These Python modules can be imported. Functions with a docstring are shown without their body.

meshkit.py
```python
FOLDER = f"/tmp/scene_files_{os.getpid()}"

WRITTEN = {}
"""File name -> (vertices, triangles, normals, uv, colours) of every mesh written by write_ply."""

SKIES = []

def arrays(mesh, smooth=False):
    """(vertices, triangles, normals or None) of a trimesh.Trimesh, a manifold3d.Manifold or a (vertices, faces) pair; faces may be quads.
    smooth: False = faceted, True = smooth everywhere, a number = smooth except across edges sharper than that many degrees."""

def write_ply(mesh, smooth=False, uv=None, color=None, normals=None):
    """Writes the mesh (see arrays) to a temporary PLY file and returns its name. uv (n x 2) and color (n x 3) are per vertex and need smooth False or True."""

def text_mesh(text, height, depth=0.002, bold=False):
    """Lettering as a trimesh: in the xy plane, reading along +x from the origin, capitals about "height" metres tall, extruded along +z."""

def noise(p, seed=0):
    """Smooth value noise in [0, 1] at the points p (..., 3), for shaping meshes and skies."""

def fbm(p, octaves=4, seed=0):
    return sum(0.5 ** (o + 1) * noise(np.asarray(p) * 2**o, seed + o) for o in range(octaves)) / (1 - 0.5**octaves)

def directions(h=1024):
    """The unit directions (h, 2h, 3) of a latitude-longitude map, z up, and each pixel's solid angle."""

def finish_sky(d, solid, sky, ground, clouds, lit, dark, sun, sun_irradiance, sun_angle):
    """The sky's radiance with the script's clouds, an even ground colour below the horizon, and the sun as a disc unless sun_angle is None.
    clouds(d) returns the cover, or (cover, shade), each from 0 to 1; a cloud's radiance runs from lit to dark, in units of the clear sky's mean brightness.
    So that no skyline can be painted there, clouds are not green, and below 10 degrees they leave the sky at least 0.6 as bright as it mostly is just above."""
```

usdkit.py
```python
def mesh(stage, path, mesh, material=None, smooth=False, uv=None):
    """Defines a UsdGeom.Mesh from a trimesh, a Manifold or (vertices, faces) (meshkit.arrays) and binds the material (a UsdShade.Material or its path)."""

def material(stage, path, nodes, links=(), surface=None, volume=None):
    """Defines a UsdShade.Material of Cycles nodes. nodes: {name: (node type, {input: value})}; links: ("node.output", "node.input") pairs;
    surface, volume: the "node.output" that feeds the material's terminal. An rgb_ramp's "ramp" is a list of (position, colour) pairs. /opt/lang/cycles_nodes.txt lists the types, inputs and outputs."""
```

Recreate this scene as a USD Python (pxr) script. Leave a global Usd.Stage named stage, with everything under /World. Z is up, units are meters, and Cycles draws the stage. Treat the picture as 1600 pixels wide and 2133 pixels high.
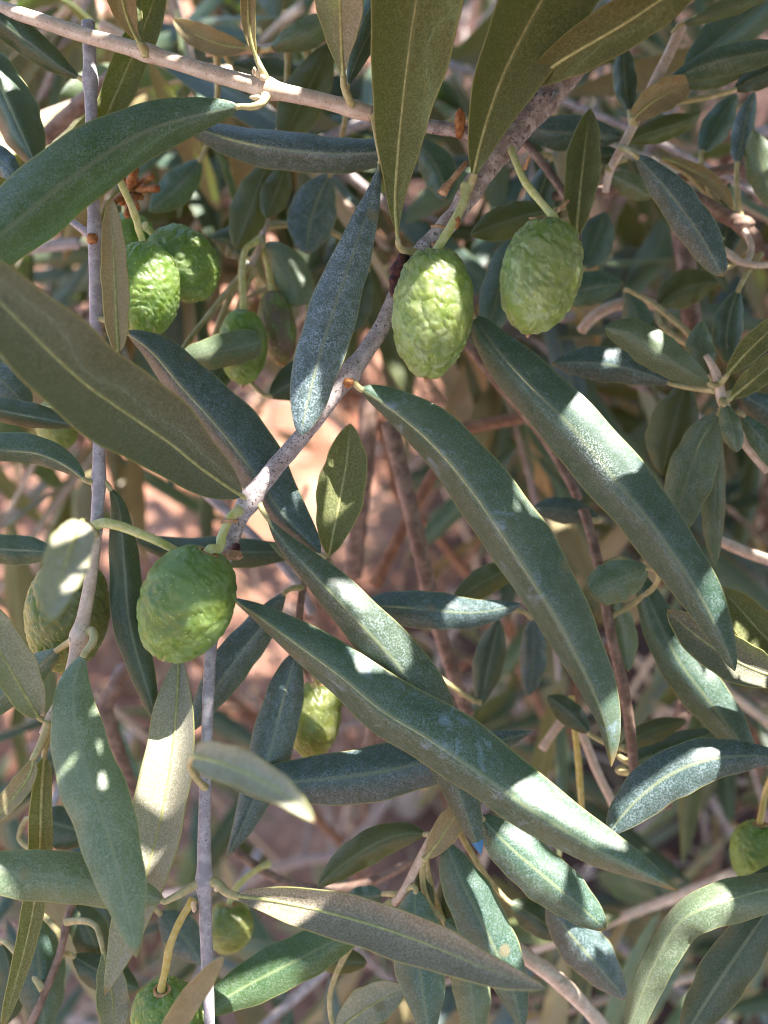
import math, random
import numpy as np
from scipy.interpolate import Akima1DInterpolator
from pxr import Usd, UsdGeom, UsdLux, UsdShade, Gf, Sdf, Vt
import usdkit, meshkit

stage = Usd.Stage.CreateInMemory()
UsdGeom.SetStageUpAxis(stage, UsdGeom.Tokens.z)
UsdGeom.SetStageMetersPerUnit(stage, 1.0)
UsdGeom.Xform.Define(stage, '/World')
UsdGeom.Scope.Define(stage, '/World/Looks')

# ------------------------------------------------------------------ camera
EYE = np.array([0.0, 0.0, 0.95])
PITCH = math.radians(35.0)
VFOV = math.radians(55.0)
FOCUS = 0.200
RIGHT = np.array([1.0, 0, 0])
FWD = np.array([0, math.cos(PITCH), -math.sin(PITCH)])
UP = np.array([0, math.sin(PITCH), math.cos(PITCH)])
TV = math.tan(VFOV / 2)
cam = UsdGeom.Camera.Define(stage, '/World/camera')
cam.CreateHorizontalApertureAttr(18.0)
cam.CreateVerticalApertureAttr(24.0)
cam.CreateFocalLengthAttr(12.0 / TV)
cam.CreateFStopAttr(12.0 / TV / 3.3)
cam.CreateFocusDistanceAttr(FOCUS)
cam.CreateClippingRangeAttr(Gf.Vec2f(0.01, 500))
cam.CreateExposureAttr(2.4)
cam.AddTransformOp().Set(Gf.Matrix4d(*[float(c) for r in ([*RIGHT, 0], [*UP, 0], [*(-FWD), 0], [*EYE, 1]) for c in r]))

# ------------------------------------------------------------------ sky and sun
SUN = np.array([0.38, 0.08, 0.92]); SUN /= np.linalg.norm(SUN)
elev, rot = math.asin(SUN[2]), math.atan2(SUN[0], SUN[1])
dome = UsdLux.DomeLight.Define(stage, '/World/sky')
sky_mat = usdkit.material(stage, '/World/Looks/sky_air', {
    's': ('sky_texture', {'sky_type': 'single_scattering', 'sun_disc': False, 'sun_elevation': elev, 'sun_rotation': rot}),
    'b': ('background_shader', {'strength': 0.098})}, [('s.color', 'b.color')], surface='b.background')
UsdShade.MaterialBindingAPI.Apply(dome.GetPrim()).Bind(sky_mat)
dome.GetPrim().SetCustomDataByKey('kind', 'structure')
sun = UsdLux.DistantLight.Define(stage, '/World/sun')
sun.CreateIntensityAttr(1.25)
sun.CreateAngleAttr(0.5)
sun.CreateNormalizeAttr(True)
sun.CreateColorAttr(Gf.Vec3f(1.0, 0.96, 0.90))
zb = SUN; xb = np.cross([0, 1, 0], zb); xb /= np.linalg.norm(xb); yb = np.cross(zb, xb)
sun.AddTransformOp().Set(Gf.Matrix4d(*[float(c) for r in ([*xb, 0], [*yb, 0], [*zb, 0], [0, 0, 5, 1]) for c in r]))

# ------------------------------------------------------------------ helpers
def P(px, py, z):
    """A point seen at a place of the picture (1600 x 2133), z millimetres beyond the plane in focus."""
    d = FOCUS + z * 1e-3
    k = d * TV / 1066.5
    return EYE + FWD * d + RIGHT * ((px - 800) * k) + UP * ((1066.5 - py) * k)

def mpp(p):
    return float((p - EYE) @ FWD) * TV / 1066.5

def unit(v):
    return v / np.maximum(np.linalg.norm(v, axis=-1, keepdims=True), 1e-12)

def outside(p, margin=1.10):
    d = (p - EYE) @ FWD
    x = (p - EYE) @ RIGHT / np.maximum(d, 1e-6) / (TV * .75); y = (p - EYE) @ UP / np.maximum(d, 1e-6) / TV
    return (d < -.01) | (np.abs(x) > margin) | (np.abs(y) > margin)

used = {}
def fresh(parent, name):
    k = (parent, name); n = used.get(k, 0); used[k] = n + 1
    return f'{parent}/{name}' + (f'_{n:03d}' if n else '')

def data(prim, **kw):
    for k, v in kw.items():
        if v: prim.SetCustomDataByKey(k, v)

def thing(name, label, cat, group=None, at=None):
    path = fresh('/World', name)
    x = UsdGeom.Xform.Define(stage, path)
    o = np.zeros(3) if at is None else np.asarray(at, float)
    if at is not None: x.AddTranslateOp().Set(Gf.Vec3d(*map(float, o)))
    data(x.GetPrim(), label=label, category=cat, group=group)
    return {'path': path, 'o': o}

def part(t, name, mesh, mat, label=None, smooth=True, uv=None, sub=None):
    """A mesh under a thing (or under the part named by sub); mesh = (vertices in the world, faces)."""
    v, f = mesh[0], mesh[1]
    path = fresh(sub or t['path'], name)
    m = usdkit.mesh(stage, path, (np.asarray(v) - t['o'], f), LOOK[mat], smooth=smooth, uv=uv)
    data(m.GetPrim(), label=label)
    return path

def curve(pts, n):
    pts = np.asarray(pts, float)
    if len(pts) == 2:
        t = np.linspace(0, 1, n)[:, None]
        return pts[0] * (1 - t) + pts[1] * t
    d = np.concatenate([[0], np.cumsum(np.linalg.norm(np.diff(pts, axis=0), axis=1))])
    return Akima1DInterpolator(d, pts)(np.linspace(0, d[-1], n))

def curve_px(pts, n):
    """Smooths a path given in the picture; returns points in the world."""
    c = curve([(x, y, z * 8.0) for x, y, z in pts], n)
    return np.array([P(x, y, z / 8.0) for x, y, z in c])

def tube(path, rad, seg=12, rough=0.0, seed=0, freq=400.0):
    path = np.asarray(path); n = len(path); rad = np.broadcast_to(np.asarray(rad, float), (n,))
    t = unit(np.gradient(path, axis=0))
    ref = np.array([0.3, 0.8, 0.5]) if abs(t[0] @ unit(np.array([0.3, 0.8, 0.5]))) < 0.9 else np.array([1.0, 0, 0])
    b = np.zeros_like(t); b[0] = unit(np.cross(t[0], ref))
    for i in range(1, n):
        w = b[i - 1] - t[i] * (b[i - 1] @ t[i]); b[i] = unit(w)
    c = np.cross(t, b)
    a = np.linspace(0, 2 * np.pi, seg, endpoint=False)
    ring = b[:, None] * np.cos(a)[None, :, None] + c[:, None] * np.sin(a)[None, :, None]
    r = rad[:, None].repeat(seg, 1)
    if rough:
        q = path[:, None] + ring * rad[:, None, None]
        r = r * (1 + rough * 2 * (meshkit.fbm(q * freq, 3, seed) - 0.5))
    v = (path[:, None] + ring * r[..., None]).reshape(-1, 3)
    v = np.vstack([v, path[0] - t[0] * rad[0] * 0.3, path[-1] + t[-1] * rad[-1] * 0.3])
    f = []
    for i in range(n - 1):
        for j in range(seg):
            k = (j + 1) % seg
            f += [(i * seg + j, i * seg + k, (i + 1) * seg + k), (i * seg + j, (i + 1) * seg + k, (i + 1) * seg + j)]
    e0, e1 = n * seg, n * seg + 1
    for j in range(seg):
        k = (j + 1) % seg
        f += [(e0, k, j), (e1, (n - 1) * seg + j, (n - 1) * seg + k)]
    return v, np.array(f)

def join(ms):
    vs, fs, o = [], [], 0
    for v, f in ms:
        vs.append(v); fs.append(np.asarray(f) + o); o += len(v)
    return np.vstack(vs), np.vstack(fs)

def grid_faces(n, m, flip=False):
    i, j = np.meshgrid(np.arange(n - 1), np.arange(m - 1), indexing='ij')
    a = (i * m + j).ravel(); b = a + 1; c = a + m + 1; d = a + m
    f = np.vstack([np.stack([a, b, c], 1), np.stack([a, c, d], 1)])
    return f[:, ::-1] if flip else f

def blade(mid, left, nrm, wl, wr, side, bend=(0.4, 0.4), prof=(0.85, 0.8), nw=9, th=0.00035, wave=0.0005, seed=0, twist=None):
    """A leaf blade: closed, thin, with its two faces told apart by st.x (0..1 upper, 2..3 lower)."""
    n = len(mid); s = np.linspace(0, 1, n)
    a, b = prof
    pk = a / (a + b)
    f = (np.maximum(s, 1e-4) / pk) ** a * (np.maximum(1 - s, 0) / (1 - pk)) ** b
    f = np.maximum(f, 0.012)
    u = np.linspace(-1, 1, nw)
    wl, wr = np.broadcast_to(wl, (n,)), np.broadcast_to(wr, (n,))
    W = np.where(u[None] < 0, wr[:, None], wl[:, None]) * f[:, None]
    Dm = np.where(u[None] < 0, bend[1], bend[0]) * np.maximum(wl, wr)[:, None] * f[:, None]
    lat = u[None] * W
    rng = np.random.default_rng(seed)
    ph = rng.uniform(0, 6.28, 4)
    ripple = wave * f[:, None] * (np.sin(s[:, None] * rng.uniform(8, 13) + ph[0] + np.sign(u) * 0.9) * 0.7 + 0.5 * np.sin(s[:, None] * rng.uniform(18, 26) + ph[1] + u[None] * 1.5)) * np.abs(u[None]) ** 1.3
    groove = -0.00012 * np.exp(-(u[None] / 0.13) ** 2) * f[:, None] * side
    dep = -side * Dm * (0.35 * np.abs(u[None]) + 0.65 * np.abs(u[None]) ** 2.2) + ripple + groove
    # the outline is never quite even
    lat = lat * (1 + 0.035 * np.sin(s[:, None] * rng.uniform(14, 22) + ph[2] + 2 * np.sign(u)[None]) + 0.02 * np.sin(s[:, None] * 37 + ph[3]))
    core = mid[:, None] + left[:, None] * lat[..., None] + nrm[:, None] * dep[..., None]
    h = 0.5 * th * (0.55 + 0.45 * np.sqrt(np.maximum(0, 1 - u[None] ** 2))) * np.minimum(1, 3 * f[:, None] + .25)
    du, dv = np.gradient(core, axis=0), np.gradient(core, axis=1)
    nn = unit(np.cross(du, dv))
    top = core + nn * h[..., None]
    bot = core - nn * h[..., None]
    uu = np.broadcast_to((u + 1) / 2, (n, nw)); vv = np.broadcast_to(s[:, None], (n, nw))
    up_u, lo_u = (uu, uu + 2) if side > 0 else (uu + 2, uu)
    V = [top.reshape(-1, 3), bot.reshape(-1, 3)]
    UV = [np.stack([up_u, vv], -1).reshape(-1, 2), np.stack([lo_u, vv], -1).reshape(-1, 2)]
    F = [grid_faces(n, nw, True), grid_faces(n, nw, False) + n * nw]
    o = 2 * n * nw
    for j, fl in ((0, True), (nw - 1, False)):
        V += [top[:, j], bot[:, j]]
        e = np.stack([np.full(n, float(j > 0)), s], -1)
        UV += [e, e]
        i = np.arange(n - 1)
        q = np.vstack([np.stack([i, i + 1, n + i + 1], 1), np.stack([i, n + i + 1, n + i], 1)]) + o
        F.append(q[:, ::-1] if fl else q)
        o += 2 * n
    return np.vstack(V), np.vstack(F), np.vstack(UV)

leaf_seed = [0]
def leaf(t, pts, wl, wr, side, mat='leaf_green', pet=None, prof=(0.85, 0.8), k=1.12, n=46, nw=9, label=None, wave=0.0005, pr=7.0, rib=True, flat=1.0, th=0.00035):
    """A leaf traced in the picture: pts from base to tip; wl, wr its apparent half widths in pixels (left and right of the way it points);
    side +1 shows its upper face, -1 its lower. The narrower half is the one turned away."""
    leaf_seed[0] += 1; sd = leaf_seed[0]
    mid = curve_px(pts, n)
    sc = np.array([mpp(p) for p in mid])
    tan = unit(np.gradient(mid, axis=0)); view = unit(EYE - mid)
    left = unit(np.cross(view, tan)); nrm = unit(np.cross(tan, left))
    big = k * max(np.max(wl), np.max(wr))
    mw = max(np.max(wl), np.max(wr))
    bend = [math.sqrt(max(big ** 2 - w ** 2, 0)) / mw * flat for w in (np.max(wl), np.max(wr))]
    v, f, uv = blade(mid, left, nrm, np.asarray(wl) * sc, np.asarray(wr) * sc, side, bend, prof, nw, th, wave, sd)
    lp = part(t, 'leaf', (v, f), mat, label=label, uv=uv)
    if rib:
        m2 = mid[: int(n * 0.95)]
        s = np.linspace(0, 1, len(m2))
        r = (0.00034 * (1 - s) ** 0.7 + 0.00007)
        seg = 8; a = np.linspace(0, 2 * np.pi, seg, endpoint=False)
        hi = np.where(np.sin(a) * side > 0, 0.55, 1.25)
        off = 0.00012 * side
        ring = left[:len(m2), None] * (np.cos(a)[None] * r[:, None])[..., None] + nrm[:len(m2), None] * (np.sin(a)[None] * r[:, None] * hi[None] - off)[..., None]
        vv = (m2[:, None] + ring).reshape(-1, 3)
        ff = []
        for i in range(len(m2) - 1):
            for j in range(seg):
                q = (j + 1) % seg
                ff += [(i * seg + j, i * seg + q, (i + 1) * seg + q), (i * seg + j, (i + 1) * seg + q, (i + 1) * seg + j)]
        part(t, 'midrib', (vv, np.array(ff)), 'midrib' if side > 0 else 'midrib_under', sub=lp)
    if pet:
        pp = curve_px(list(pet) + [pts[0], tuple(np.asarray(pts[0]) * 0.9 + np.asarray(pts[1]) * 0.1)], 16)
        r = np.array([mpp(p) for p in pp]) * np.concatenate([[pr * 1.35, pr * 1.12], np.linspace(pr, pr * 0.7, 14)])
        part(t, 'petiole', tube(pp, r, 9, 0.08, sd), 'petiole', sub=lp)
    return lp

def stem(t, pts, radii, mat='bark', name='stem', n=None, rough=0.09, seg=14, nodes=(), label=None):
    n = n or 14 * len(pts)
    p = curve_px(pts, n)
    d = np.concatenate([[0], np.cumsum(np.linalg.norm(np.diff(np.array([q[:2] for q in pts], float), axis=0), axis=1))])
    r = np.interp(np.linspace(0, d[-1], n), d, np.broadcast_to(radii, (len(pts),)))
    px = np.array([((q - EYE) @ RIGHT / mpp(q) + 800, 1066.5 - (q - EYE) @ UP / mpp(q)) for q in p])
    for (x, y, amt) in nodes:
        r = r * (1 + amt * np.exp(-((px[:, 0] - x) ** 2 + (px[:, 1] - y) ** 2) / 22 ** 2))
    r = r * np.array([mpp(q) for q in p])
    return part(t, name, tube(p, r, seg, rough, len(pts)), mat, label=label)

# ------------------------------------------------------------------ materials
LOOK = {}
def look(name, nodes, links, surface='p.BSDF'):
    LOOK[name] = usdkit.material(stage, f'/World/Looks/{name}', nodes, links, surface=surface)

def leaf_look(name, up_a, up_b, scale_c, low_a, low_b, trans, tr_fac=0.34, rough=0.36, speck=0.46, spot=0.0, powder=0.0, powder_at=0.45, bluetip=False):
    N = {
        'at': ('attribute', {'attribute': 'st'}), 'sx': ('separate_xyz', {}),
        'side': ('math', {'math_type': 'greater_than', 'value2': 1.5}),
        's2': ('math', {'math_type': 'multiply', 'value2': -2.0}), 'u': ('math', {'math_type': 'add'}),
        'uc': ('math', {'math_type': 'subtract', 'value2': 0.5}), 'ua': ('math', {'math_type': 'absolute'}),
        'edge': ('map_range', {'from_min': 0.470, 'from_max': 0.497, 'to_min': 0.0, 'to_max': 0.75, 'clamp': True}),
        'mid': ('map_range', {'from_min': 0.012, 'from_max': 0.05, 'to_min': 0.55, 'to_max': 0.0, 'clamp': True}),
        'pos': ('geometry', {}),
        'n1': ('noise_texture', {'scale': 95.0, 'detail': 3.0, 'roughness': 0.6}),
        'n2': ('noise_texture', {'scale': 2900.0, 'detail': 2.0, 'roughness': 0.6}),
        'n3': ('noise_texture', {'scale': 420.0, 'detail': 4.0, 'roughness': 0.7}),
        'obj': ('object_info', {}),
        'r1': ('rgb_ramp', {'ramp': [(0.35, (0, 0, 0)), (0.66, (1, 1, 1))]}),
        'r2': ('rgb_ramp', {'ramp': [(0.46, (0, 0, 0)), (0.57, (1, 1, 1))]}),
        'r3': ('rgb_ramp', {'ramp': [(0.34, (0.25, 0.25, 0.25)), (0.58, (1, 1, 1))]}),
        'upc': ('mix', {'mix_type': 'mix', 'color1': up_a, 'color2': up_b}),
        'spf': ('math', {'math_type': 'multiply'}), 'spk': ('math', {'math_type': 'multiply', 'value2': speck}),
        'ups': ('mix', {'mix_type': 'mix', 'color2': scale_c}),
        'lowc': ('mix', {'mix_type': 'mix', 'color1': low_b, 'color2': low_a}),
        'face': ('mix', {'mix_type': 'mix'}),
        'ribm': ('mix', {'mix_type': 'mix', 'color2': (0.30, 0.32, 0.18)}),
        'em': ('mix', {'mix_type': 'mix', 'color2': (0.40, 0.36, 0.14)}),
        'hv': ('hsv', {'saturation': 1.0}), 'hvr': ('map_range', {'from_min': 0.0, 'from_max': 1.0, 'to_min': 0.82, 'to_max': 1.18}),
        'rg': ('map_range', {'from_min': 0.0, 'from_max': 1.0, 'to_min': rough, 'to_max': 0.75}),
        'rgn': ('math', {'math_type': 'multiply_add', 'value2': 0.22, 'value3': -0.09}), 'rgs': ('math', {'math_type': 'add'}),
        'bp': ('bump', {'strength': 0.45, 'distance': 0.00012}), 'bh': ('math', {'math_type': 'add'}),
        'p': ('principled_bsdf', {'specular_ior_level': 0.65, 'sheen_weight': 0.10, 'sheen_roughness': 0.4}),
        't': ('translucent_bsdf', {'color': trans}),
        'mx': ('mix_closure', {'fac': tr_fac})}
    L = [('at.vector', 'sx.vector'), ('sx.x', 'side.value1'), ('side.value', 's2.value1'), ('sx.x', 'u.value1'), ('s2.value', 'u.value2'),
         ('u.value', 'uc.value1'), ('uc.value', 'ua.value1'), ('ua.value', 'edge.value'), ('ua.value', 'mid.value'),
         ('pos.position', 'n1.vector'), ('pos.position', 'n2.vector'), ('pos.position', 'n3.vector'),
         ('n1.fac', 'r1.fac'), ('n2.fac', 'r2.fac'), ('n3.fac', 'r3.fac'),
         ('r1.color', 'upc.fac'), ('upc.color', 'ups.color1'), ('r2.color', 'spf.value1'), ('r3.color', 'spf.value2'),
         ('spf.value', 'spk.value1'), ('spk.value', 'ups.fac'), ('r2.color', 'lowc.fac'),
         ('side.value', 'face.fac'), ('ups.color', 'face.color1'), ('lowc.color', 'face.color2'),
         ('face.color', 'ribm.color1'), ('mid.result', 'ribm.fac'), ('ribm.color', 'em.color1'), ('edge.result', 'em.fac'),
         ('obj.random', 'hvr.value'), ('hvr.result', 'hv.value'), ('side.value', 'rg.value'), ('n3.fac', 'rgn.value1'), ('rg.result', 'rgs.value1'), ('rgn.value', 'rgs.value2'), ('rgs.value', 'p.roughness'),
         ('n2.fac', 'bh.value1'), ('n3.fac', 'bh.value2'), ('bh.value', 'bp.height'), ('bp.normal', 'p.normal'),
         ('hv.color', 'p.base_color'), ('p.BSDF', 'mx.closure1'), ('t.BSDF', 'mx.closure2')]
    last = 'em.color'
    if spot:   # dried residue of spray and lime: pale bluish blots with ragged edges, on the upper face
        N.update({'v1': ('noise_texture', {'scale': 140.0, 'detail': 5.0, 'roughness': 0.62, 'distortion': 0.6}),
                  'vr': ('rgb_ramp', {'ramp': [(0.585, (0, 0, 0)), (0.70, (1, 1, 1))]}),
                  'inv': ('math', {'math_type': 'subtract', 'value1': 1.0}), 'vm': ('math', {'math_type': 'multiply'}),
                  'vk': ('math', {'math_type': 'multiply', 'value2': spot}), 'vx': ('mix', {'mix_type': 'mix', 'color2': (0.30, 0.40, 0.50)})})
        L += [('pos.position', 'v1.vector'), ('v1.fac', 'vr.fac'), ('side.value', 'inv.value2'), ('vr.color', 'vm.value1'), ('inv.value', 'vm.value2'),
              ('vm.value', 'vk.value1'), ('vk.value', 'vx.fac'), (last, 'vx.color1')]
        last = 'vx.color'
    if powder:  # white scurf in fine grains along the midrib of one leaf
        N.update({'w1': ('noise_texture', {'scale': 3400.0, 'detail': 2.0}), 'wr': ('rgb_ramp', {'ramp': [(0.53, (0, 0, 0)), (0.57, (1, 1, 1))]}),
                  'wa': ('math', {'math_type': 'subtract', 'value2': powder_at}), 'wb': ('math', {'math_type': 'absolute'}),
                  'wc': ('map_range', {'from_min': 0.02, 'from_max': 0.11, 'to_min': 1.0, 'to_max': 0.0, 'clamp': True}),
                  'wd': ('map_range', {'from_min': 0.06, 'from_max': 0.24, 'to_min': 1.0, 'to_max': 0.0, 'clamp': True}),
                  'we': ('math', {'math_type': 'multiply'}), 'wf': ('math', {'math_type': 'multiply'}), 'wg': ('math', {'math_type': 'multiply', 'value2': powder}),
                  'wx': ('mix', {'mix_type': 'mix', 'color2': (0.75, 0.78, 0.72)})})
        L += [('pos.position', 'w1.vector'), ('w1.fac', 'wr.fac'), ('sx.y', 'wa.value1'), ('wa.value', 'wb.value1'), ('wb.value', 'wc.value'), ('ua.value', 'wd.value'),
              ('wc.result', 'we.value1'), ('wd.result', 'we.value2'), ('we.value', 'wf.value1'), ('wr.color', 'wf.value2'), ('wf.value', 'wg.value1'), ('wg.value', 'wx.fac'), (last, 'wx.color1')]
        last = 'wx.color'
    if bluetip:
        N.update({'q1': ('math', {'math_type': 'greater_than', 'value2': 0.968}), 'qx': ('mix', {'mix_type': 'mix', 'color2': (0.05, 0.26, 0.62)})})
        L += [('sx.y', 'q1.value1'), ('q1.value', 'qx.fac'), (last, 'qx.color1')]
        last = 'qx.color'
    # brownish tip on some leaves, a few small scars, faint side veins
    N.update({'tp': ('map_range', {'from_min': 0.955, 'from_max': 0.99, 'to_min': 0.0, 'to_max': 0.8, 'clamp': True}), 'to': ('math', {'math_type': 'greater_than', 'value2': 0.45}), 'tk': ('math', {'math_type': 'multiply'}), 'tx': ('mix', {'mix_type': 'mix', 'color2': (0.30, 0.19, 0.075)}),
              'sv': ('voronoi_texture', {'scale': 75.0}), 'sr': ('rgb_ramp', {'ramp': [(0.075, (1, 1, 1)), (0.12, (0, 0, 0))]}), 'sc': ('separate_color', {}), 'sg': ('math', {'math_type': 'greater_than', 'value2': 0.62}), 'sk': ('math', {'math_type': 'multiply'}), 'sq': ('math', {'math_type': 'multiply', 'value2': 0.7}), 'sm': ('mix', {'mix_type': 'mix', 'color2': (0.26, 0.20, 0.12)}),
              'vn1': ('math', {'math_type': 'multiply_add', 'value2': -46.0}), 'vn0': ('math', {'math_type': 'multiply', 'value2': 150.0}), 'vns': ('math', {'math_type': 'sine'}), 'vnr': ('map_range', {'from_min': 0.80, 'from_max': 1.0, 'to_min': 0.0, 'to_max': 0.13, 'clamp': True}), 'vnx': ('mix', {'mix_type': 'mix', 'color2': (0.24, 0.30, 0.20)})})
    L += [('sx.y', 'tp.value'), ('obj.random', 'to.value1'), ('tp.result', 'tk.value1'), ('to.value', 'tk.value2'), ('tk.value', 'tx.fac'), (last, 'vnx.color1'),
          ('sx.y', 'vn0.value1'), ('ua.value', 'vn1.value1'), ('vn0.value', 'vn1.value3'), ('vn1.value', 'vns.value1'), ('vns.value', 'vnr.value'), ('vnr.result', 'vnx.fac'), ('vnx.color', 'tx.color1'),
          ('pos.position', 'sv.vector'), ('sv.distance', 'sr.fac'), ('sv.color', 'sc.color'), ('sc.r', 'sg.value1'), ('sr.color', 'sk.value1'), ('sg.value', 'sk.value2'), ('sk.value', 'sq.value1'), ('sq.value', 'sm.fac'), ('tx.color', 'sm.color1')]
    if bluetip: N['to'] = ('math', {'math_type': 'greater_than', 'value2': 2.0})
    L.append(('sm.color', 'hv.color'))
    look(name, N, L, 'mx.closure')

BEIGE_A, BEIGE_B = (0.42, 0.38, 0.27), (0.20, 0.17, 0.10)
TR = (0.42, 0.62, 0.10)
leaf_look('leaf_green', (0.032, 0.078, 0.056), (0.066, 0.116, 0.078), (0.33, 0.41, 0.43), BEIGE_A, BEIGE_B, TR)
leaf_look('leaf_spotted', (0.034, 0.080, 0.050), (0.092, 0.120, 0.080), (0.33, 0.40, 0.41), BEIGE_A, BEIGE_B, TR, spot=0.8)
leaf_look('leaf_powdered', (0.030, 0.074, 0.056), (0.056, 0.104, 0.078), (0.33, 0.41, 0.43), BEIGE_A, BEIGE_B, TR, powder=0.95, powder_at=0.42, spot=0.25)
leaf_look('leaf_bluish', (0.034, 0.064, 0.064), (0.056, 0.090, 0.088), (0.33, 0.41, 0.46), BEIGE_A, BEIGE_B, TR, speck=0.55, tr_fac=0.26)
leaf_look('leaf_sky_tint', (0.050, 0.085, 0.085), (0.085, 0.125, 0.130), (0.42, 0.50, 0.57), BEIGE_A, BEIGE_B, TR, speck=0.8, tr_fac=0.22)  # pale blue of the sky's reflection painted into the leaf colour
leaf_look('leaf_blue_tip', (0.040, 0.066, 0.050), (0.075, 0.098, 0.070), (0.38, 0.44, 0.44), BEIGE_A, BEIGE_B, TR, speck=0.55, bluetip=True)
leaf_look('leaf_dark', (0.022, 0.048, 0.026), (0.045, 0.072, 0.036), (0.20, 0.23, 0.19), BEIGE_A, BEIGE_B, TR, speck=0.4, tr_fac=0.24)
leaf_look('leaf_olive', (0.060, 0.080, 0.026), (0.11, 0.125, 0.045), (0.24, 0.25, 0.14), (0.255, 0.26, 0.105), (0.110, 0.120, 0.042), (0.42, 0.50, 0.07), tr_fac=0.40)
leaf_look('leaf_grey', (0.05, 0.08, 0.04), (0.09, 0.11, 0.06), (0.26, 0.28, 0.22), (0.24, 0.22, 0.165), (0.11, 0.105, 0.07), TR, tr_fac=0.26)
leaf_look('leaf_pale', (0.10, 0.14, 0.085), (0.16, 0.20, 0.12), (0.36, 0.40, 0.32), (0.50, 0.46, 0.37), (0.30, 0.27, 0.20), TR, speck=0.6)
leaf_look('leaf_rosy_bounce', (0.10, 0.14, 0.085), (0.16, 0.20, 0.12), (0.36, 0.40, 0.32), (0.42, 0.345, 0.265), (0.20, 0.165, 0.115), TR, speck=0.6, tr_fac=0.22)  # rosy light bounced off the ground, painted as underside colour
leaf_look('leaf_backlit', (0.036, 0.090, 0.036), (0.075, 0.130, 0.045), (0.30, 0.38, 0.30), BEIGE_A, BEIGE_B, (0.42, 0.66, 0.07), tr_fac=0.38, speck=0.5)  # greener colour stands in for sunlight shining through the leaf
leaf_look('leaf_tan', (0.30, 0.24, 0.12), (0.40, 0.33, 0.16), (0.45, 0.38, 0.24), (0.46, 0.38, 0.22), (0.32, 0.26, 0.14), (0.6, 0.5, 0.15))

def simple(name, c1, c2, scale, rough=0.6, lo=0.42, hi=0.60, bump=0.4, dist=0.0002, spec=0.35, detail=4.0, sss=0.0, scale2=None, c3=None, lo2=0.6, hi2=0.66):
    N = {'g': ('geometry', {}), 'n': ('noise_texture', {'scale': scale, 'detail': detail, 'roughness': 0.65}),
         'r': ('rgb_ramp', {'ramp': [(lo, c1), (hi, c2)]}),
         'b': ('bump', {'strength': bump, 'distance': dist}), 'p': ('principled_bsdf', {'roughness': rough, 'specular_ior_level': spec})}
    if sss: N['p'][1].update({'subsurface_weight': sss, 'subsurface_scale': 0.003, 'subsurface_radius': (0.6, 1.0, 0.25)})
    L = [('g.position', 'n.vector'), ('n.fac', 'r.fac'), ('n.fac', 'b.height'), ('b.normal', 'p.normal')]
    last = 'r.color'
    if c3:
        N.update({'n2': ('noise_texture', {'scale': scale2, 'detail': 2.0}), 'r2': ('rgb_ramp', {'ramp': [(lo2, (0, 0, 0)), (hi2, (1, 1, 1))]}), 'm': ('mix', {'mix_type': 'mix', 'color2': c3})})
        L += [('g.position', 'n2.vector'), ('n2.fac', 'r2.fac'), ('r2.color', 'm.fac'), (last, 'm.color1')]; last = 'm.color'
    L.append((last, 'p.base_color'))
    look(name, N, L)

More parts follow.
